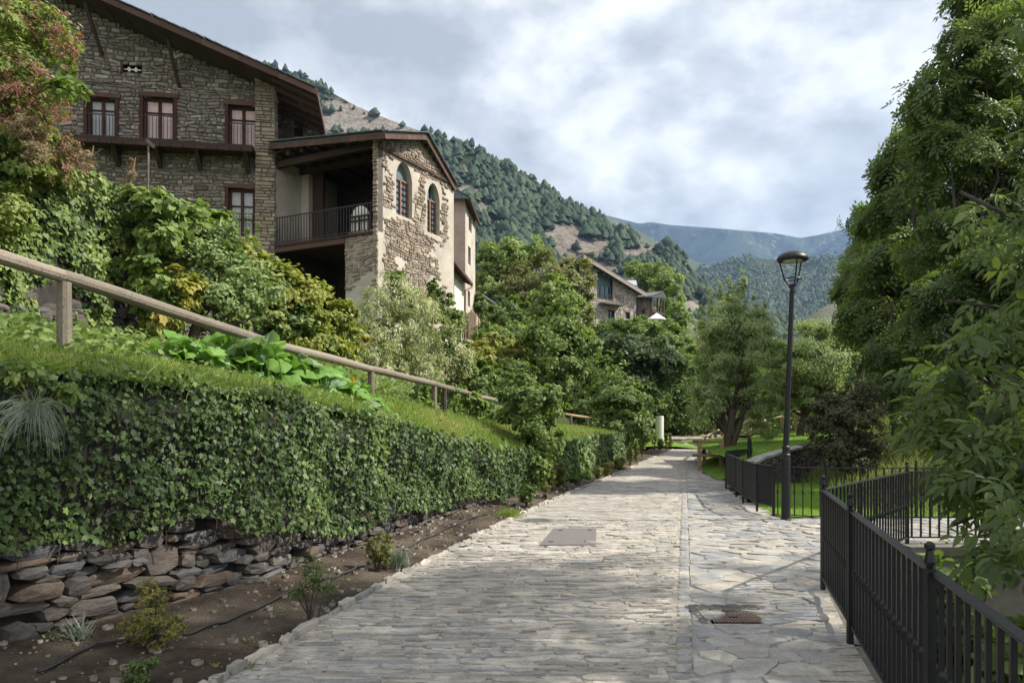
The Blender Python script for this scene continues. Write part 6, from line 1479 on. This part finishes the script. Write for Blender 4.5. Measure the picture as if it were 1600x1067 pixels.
# thicket bushes on the slope left of the path's far end
BU = []
for k in range(5):
    bl = [((0,0,.9),(1.3,1.3,1.0)), ((.7,.3,1.5),(.9,.9,.8)), ((-.6,-.2,.6),(1.1,1.0,.7)), ((.2,.2,2.0),(.6,.6,.8))]
    C, Z, t = crown_pts(bl, 2600, .26); V, F = leafmesh(C, .17*R.uniform(.7, 1.3, len(C)), T_dia, Z)
    me = mesh_data('foliage', V, F, lvar(len(C), 2, (.25, .4, .5, .35, .6)[k]+t+R.normal(0, .13, len(C)))); me.materials.append((L_mid, L_bright, L_mid, L_dark, L_olive)[k])
    mb = MB()
    for j in range(6): mb.tube([(0, 0, -.3), (R.normal(0, .2), R.normal(0, .2), .6), (R.normal(0, .6), R.normal(0, .6), 1.6)], [.05, .03, .01], 5)
    ms = mesh_data('stem', np.concatenate(mb.v), mb.f); ms.materials.append(M_bark); BU.append((me, ms))
def thicket(name, label, spots):
    VV = []; FF = []; va = []; b = 0
    for x, y, sc_, k in spots:
        z = H(x, y); px = 800+FOC*x/y; tp = HZ-FOC*(z+2.9*sc_-EYE)/y
        if tp < interp(px, [(600,600),(700,590),(745,530),(760,485),(900,490),(925,510),(1000,508),(1045,500),(1060,520),(1300,530)]): continue
        if y < 40 and 845 < px < 955: continue
        if y < 50 and 965 < px < 1110: continue
        me = BU[k][0]; n = len(me.vertices); v = np.empty(n*3, np.float32); me.vertices.foreach_get('co', v); v = v.reshape(-1, 3)
        f = np.empty(len(me.loops), np.int32); me.loops.foreach_get('vertex_index', f); f = f.reshape(-1, 3); q = np.empty(len(f), np.float32); me.attributes['var'].data.foreach_get('value', q)
        a = random.uniform(0, 6.3); c, s_ = math.cos(a), math.sin(a); v = np.c_[v[:, 0]*c-v[:, 1]*s_, v[:, 0]*s_+v[:, 1]*c, v[:, 2]*random.uniform(.85, 1.2)]*sc_+(x, y, z)
        keep = R.random(len(f)//2) < .42; keep = np.repeat(keep, 2)
        VV.append(v); FF.append(f[keep]+b); va.append(np.clip(q[keep]+(0, .35, .15, -.15, .35)[k], 0, 1)); b += n
    return mk(name, np.concatenate(VV), np.concatenate(FF), L_mid, None, var=np.concatenate(va), kind='stuff', label=label, cat='thicket')
sp_ = []
for k in range(150):
    y = random.uniform(29, 80); d = random.uniform(1.2, 15); x = XL(min(y, 60))+max(0, y-60)*.4-d
    sp_.append((x, y, random.uniform(.8, 1.5)*(1+(y-30)/80), random.choice((0, 0, 1, 2, 3, 4))))
thicket('slope_thicket', 'dense mixed bushes covering the slope above the far path', sp_)
thicket('far_wood', 'belt of tall bushes beyond the end of the path', [(8+random.random()*45*(y_/95), y_, random.uniform(1.4, 2.6), random.choice((0, 2, 3))) for y_ in [random.uniform(55, 95) for _ in range(48)]]+[(random.uniform(10, 17)*y_/50, y_, random.uniform(.7, 1.2), random.choice((0, 1, 2))) for y_ in [random.uniform(54, 62) for _ in range(34)]]+[(random.uniform(15, 30), random.uniform(32, 50), random.uniform(.8, 1.4), random.choice((0, 1, 2, 3))) for _ in range(30)])
# two more ashes of the same kind further along the right bank
for src, dx, dy, rz, lab in (('ash_tree.002', 9.5, 1.0, 2.1, 'ash tree past the timber shelter at the far side of the bank'), ('ash_tree.001', 15.0, 9.0, 4.0, 'ash tree furthest up the right bank behind the pale hut')):
    o = bpy.data.objects.get(src)
    if o is None: continue
    c = o.copy(); COL.objects.link(c); c.location = (o.location[0]+dx, o.location[1]+dy, H(o.location[0]+dx, o.location[1]+dy)); c.rotation_euler = (0, 0, rz); c['label'] = lab
    for ch in list(o.children): d = ch.copy(); COL.objects.link(d); d.parent = c
# ================================================================ mountains and forest
RIDGE = [(-900,-60),(-400,-20),(0,40),(300,80),(435,108),(480,121),(520,146),(560,168),(600,184),(650,203),(700,219),(740,232),(780,256),(820,272),(850,295),(900,327),(950,353),(985,367),(1010,383),(1060,400),(1085,430),(1110,458),(1150,484),(1200,503),(1300,530),(1500,560),(1800,575)]
ry = lambda x: interp(x, RIDGE)
yr = lambda x: interp(x, [(-900,900),(435,760),(800,640),(1060,560),(1150,500),(1800,480)])
yb = lambda x: interp(x, [(-900,260),(800,230),(1100,260),(1800,300)])
BARE = [(545,185,62,26),(600,196,36,18),(640,205,30,10),(880,372,38,26),(905,400,40,24),(940,420,50,12),(1012,384,26,9),(1000,400,30,10),(1075,430,18,14),(1098,445,16,16),(1085,485,26,16),(745,248,26,4),(755,330,16,12),(1075,490,24,18),(960,440,30,10),(725,300,20,14),(930,390,30,18)]
def bare(x, y):
    b = max(1.15-math.hypot((x-a)/c/1.05, (y-d)/e/1.05) for a, d, c, e in BARE)
    return b+.45*fbm(x, y, 0, .035)
def hill_pt(x, v):
    Y = yb(x)+(yr(x)-yb(x))*v**1.05; py = 575+(ry(x)-575)*v
    k = 1+.05*fbm(x, v*300, 2, .012)*math.sin(PI*v)
    return P(x, py, Y*k), py
xs = np.arange(-900, 1801, 14); vs = np.linspace(0, 1, 30)
V = []; bv = []
for x in xs:
    for v in vs: p, py = hill_pt(x, v); V.append(p); bv.append(bare(x, py))
    p, _ = hill_pt(x, 1); V.append(p+np.array((p[0]*.1, 120, -70))); bv.append(0)
nv = len(vs)+1; F = np.array([(i*nv+j, (i+1)*nv+j, (i+1)*nv+j+1, i*nv+j+1) for i in range(len(xs)-1) for j in range(nv-1)])
m, n = newmat('hillside_ground'); pos = opos(n); at = n.n('ShaderNodeAttribute', attribute_name='bare').outputs['Fac']
a = n.noise(pos, .02, 8, .7); b_ = n.noise(pos, .16, 10, .8); st2 = n.noise(n.n('ShaderNodeMapping', {'Vector': pos, 'Scale': (1, 1, .25)}).outputs[0], .25, 6, .7)
rock = n.mix(n.ramp(st2, [(.35, 0.), (.65, 1.)]), (.30,.25,.215), (.55,.49,.43)); rock = n.mix(n.ramp(b_, [(.5, 0.), (.64, .9)]), rock, (.13,.13,.06))
grn = n.mix(n.ramp(b_, [(.4, 0.), (.6, 1.)]), (.03,.045,.018), (.10,.115,.045))
c = n.mix(n.ramp(n.math('ADD', at, n.math('MULTIPLY', n.math('SUBTRACT', b_, .5), 1.2)), [(.12, 0.), (.3, 1.)]), grn, rock)
bp = n.n('ShaderNodeBump', {'Height': n.math('ADD', b_, st2), 'Strength': 1.0, 'Distance': 12.0})
out(n, n.n('ShaderNodeBsdfPrincipled', {'Base Color': c, 'Roughness': .95, 'Specular IOR Level': .1, 'Normal': bp.outputs[0]}).outputs[0])
hs = mk('hillside', V, F, m, None, smooth=True, kind='structure')
at_ = hs.data.attributes.new('bare', 'FLOAT', 'POINT'); at_.data.foreach_set('value', np.array(bv, np.float32))
def pinemesh(k, rings=4, n=7):
    V = [(0, 0, 1.0)]; F = []
    rr = [.16, .30, .40, .30][:rings]; zz = [.82, .58, .32, .10][:rings]
    for r, z in zip(rr, zz): 
        for i in range(n): a = 2*PI*(i+.5*(z > .4))/n; q = r*random.uniform(.5, 1.45); V.append((q*math.cos(a), q*math.sin(a), z+random.uniform(-.07, .07)))
    F += [(0, 1+i, 1+(i+1) % n) for i in range(n)]
    for s in range(rings-1):
        for i in range(n): a, b = 1+s*n+i, 1+s*n+(i+1) % n; F += [(a, a+n, b+n), (a, b+n, b)]
    return np.array(V), np.array(F)
PM = [pinemesh(k, 3, 5) for k in range(14)]; PMs = [pinemesh(k, 2, 5) for k in range(6)]
def forest(name, pts, sizes, pool, mat, label, tones, wid=1.0):
    VV = []; FF = []; va = []; b = 0; pts = np.array(pts)
    idx = R.integers(0, len(pool), len(pts)); ang = R.uniform(0, 6.28, len(pts))
    for k in range(len(pool)):
        sel = np.where(idx == k)[0]; V, F = pool[k]; c, s = np.cos(ang[sel])[:, None], np.sin(ang[sel])[:, None]; h = sizes[sel][:, None]; wd = h*R.uniform(.7, 1.25, (len(sel), 1))*wid
        X = (V[:, 0]*c-V[:, 1]*s)*wd; Y = (V[:, 0]*s+V[:, 1]*c)*wd; Z = V[:, 2]*h
        A = np.stack([X, Y, Z], -1)+pts[sel][:, None, :]; VV.append(A.reshape(-1, 3)); FF.append((F[None]+(np.arange(len(sel))*len(V))[:, None, None]+b).reshape(-1, 3)); b += len(sel)*len(V)
        va.append(np.repeat(tones[sel], len(F))+R.normal(0, .13, len(sel)*len(F)))
    return mk(name, np.concatenate(VV), np.concatenate(FF), mat, None, var=np.clip(np.concatenate(va), 0, 1), kind='stuff', label=label, cat='forest')
pts = []; sz = []; tn = []
while len(pts) < 12500:
    x = random.uniform(380, 1330); v = random.random()**.8; p, py = hill_pt(x, v)
    if bare(x, py) > random.uniform(.1, .45) and random.random() > .04: continue
    if fbm(x, py, 6, .02) < -.55: continue
    pts.append(p-(0, 0, .6)); sz.append((3.8+7*random.random()**1.5)*(1 if v > .4 else .8)*(1+.4*fbm(x, py, 8, .03))); tn.append(.38+.35*fbm(x, py, 3, .012)+random.gauss(0, .17))
forest('hill_forest', pts, np.array(sz), PM, L_pine, 'dark pine and oak wood covering the near mountainside', np.array(tn), 1.05)
# low scrub of broadleaved crowns at the foot of the hill
pts = []; sz = []; tn = []
for k in range(1500):
    x = random.uniform(700, 1400); v = random.random()*.4; p, py = hill_pt(x, v)
    if bare(x, py) > .4: continue
    pts.append(p-(0, 0, 1)); sz.append(random.uniform(5, 9)); tn.append(.35+random.gauss(0, .25))
forest('foothill_scrub', pts, np.array(sz), PM, leaf_mat('scrub_crown', [(.04,.06,.02), (.07,.10,.03), (.10,.13,.04)], .1, .2, .1), 'lighter broadleaved scrub at the foot of the mountain', np.array(tn), 1.5)
def mountain(name, ridge, Yr, Yb, pyb, amp, mat, x0, x1, dx, nv_, seed, sc=.01):
    rr = lambda x: interp(x, ridge); xs = np.arange(x0, x1+1, dx); V = []
    for x in xs:
        for v in np.linspace(0, 1, nv_):
            Y = Yb+(Yr-Yb)*v; py = pyb+(rr(x)-pyb)*v; p = P(x, py, Y)
            rg = (1-abs(fbm(x*1.0+py*.35, py*.35, seed, sc, 5)))*amp*math.sin(PI*min(v*1.0, 1))
            V.append(p+np.array((0, rg*2.5, 0 if v > .97 else rg*.35)))
        p = P(x, rr(x), Yr); V.append(p+np.array((p[0]*.1, Yr*.2, -p[2]*.4)))
    nv2 = nv_+1; F = np.array([(i*nv2+j, (i+1)*nv2+j, (i+1)*nv2+j+1, i*nv2+j+1) for i in range(len(xs)-1) for j in range(nv2-1)])
    return mk(name, V, F, mat, None, smooth=True, kind='structure')
def mtmat(name, c1, c2, c3, s):
    m, n = newmat(name); pos = opos(n); mp = n.n('ShaderNodeMapping', {'Vector': pos, 'Scale': (1, .4, .5)}).outputs[0]
    a = n.noise(mp, s, 10, .68, .6); b_ = n.noise(pos, s*7, 8, .7); l = n.noise(mp, s*.45, 5, .6)
    c = n.mix(n.ramp(a, [(.46, 0.), (.54, 1.)]), c1, c2); c = n.mix(n.ramp(n.math('ADD', n.math('MULTIPLY', b_, .5), n.math('MULTIPLY', l, .5)), [(.53, 0.), (.58, .9)]), c, c3)
    bp = n.n('ShaderNodeBump', {'Height': n.math('ADD', a, n.math('MULTIPLY', b_, .6)), 'Strength': 1.0, 'Distance': .12/s})
    out(n, n.n('ShaderNodeBsdfPrincipled', {'Base Color': c, 'Roughness': .95, 'Specular IOR Level': .05, 'Normal': bp.outputs[0]}).outputs[0]); return m
M_far = mtmat('far_mountain', (.006,.018,.018), (.035,.058,.038), (.17,.18,.13), .0055)
M_mid = mtmat('mid_mountain', (.022,.036,.022), (.045,.062,.032), (.14,.12,.09), .004)
mountain('far_mountain', [(500,300),(800,330),(900,333),(940,335),(965,341),(1000,350),(1015,347),(1050,352),(1080,354),(1120,357),(1180,362),(1215,365),(1250,372),(1275,368),(1305,361),(1350,350),(1450,330),(1700,300),(2300,260)], 4300, 2600, 520, 230, M_far, 500, 2300, 8, 40, 3)
mountain('green_ridge', [(700,300),(900,330),(940,336),(970,347),(1000,362),(1040,385),(1090,410),(1200,440)], 2300, 1500, 520, 40, mtmat('green_ridge_ground', (.05,.07,.03), (.08,.10,.04), (.15,.14,.09), .005), 700, 1200, 8, 20, 5)
MR = [(900,470),(1040,440),(1090,422),(1130,412),(1170,402),(1200,405),(1240,412),(1300,400),(1400,385),(1600,350),(2200,320)]
mountain('mid_mountain', MR, 1700, 900, 560, 30, M_mid, 900, 2200, 8, 36, 8)
pts = []; sz = []; tn = []
while len(pts) < 9000:
    x = random.uniform(1030, 1480); v = random.random()**.9; Y = 900+800*v; py = 560+(interp(x, MR)-560)*v
    if fbm(x, py, 1, .03) < -.32: continue
    rg = (1-abs(fbm(x*1.0+py*.35, py*.35, 8, .01, 5)))*30*math.sin(PI*min(v, 1)); p = P(x, py, Y)+np.array((0, rg*2.5, rg*.35))
    pts.append(p-(0, 0, 1)); sz.append(random.uniform(9, 15)); tn.append(.45+.35*fbm(x, py, 4, .03)+random.gauss(0, .18))
forest('valley_forest', pts, np.array(sz), PMs, L_pine, 'hazy conifer forest on the slope beyond the willows', np.array(tn), 1.0)
# scree slope low on the right behind the willows
mountain('scree_slope', [(1000,500),(1050,478),(1080,470),(1110,490),(1140,520),(1190,530),(1230,515),(1262,497),(1290,478),(1330,455),(1400,430),(1800,350)], 420, 300, 590, 5, soil('scree', (.20,.18,.16), (.28,.25,.22), (.10,.11,.05), .08, 1, .8), 1000, 1800, 8, 14, 11)
# ================================================================ haze
mh_ = bpy.data.materials.new('haze_air'); mh_.use_nodes = True; n = NT(mh_.node_tree)
for x in list(mh_.node_tree.nodes): mh_.node_tree.nodes.remove(x)
vp = n.n('ShaderNodeVolumePrincipled', {'Color': (.40,.60,.95,1), 'Density': .000105, 'Anisotropy': .2})
n.t.links.new(vp.outputs[0], n.n('ShaderNodeOutputMaterial').inputs['Volume'])
hz = MB().bx(-6300, 6300, -450, 5600, -60, 1450); ho = hz.build('haze', mh_, None, kind='stuff')
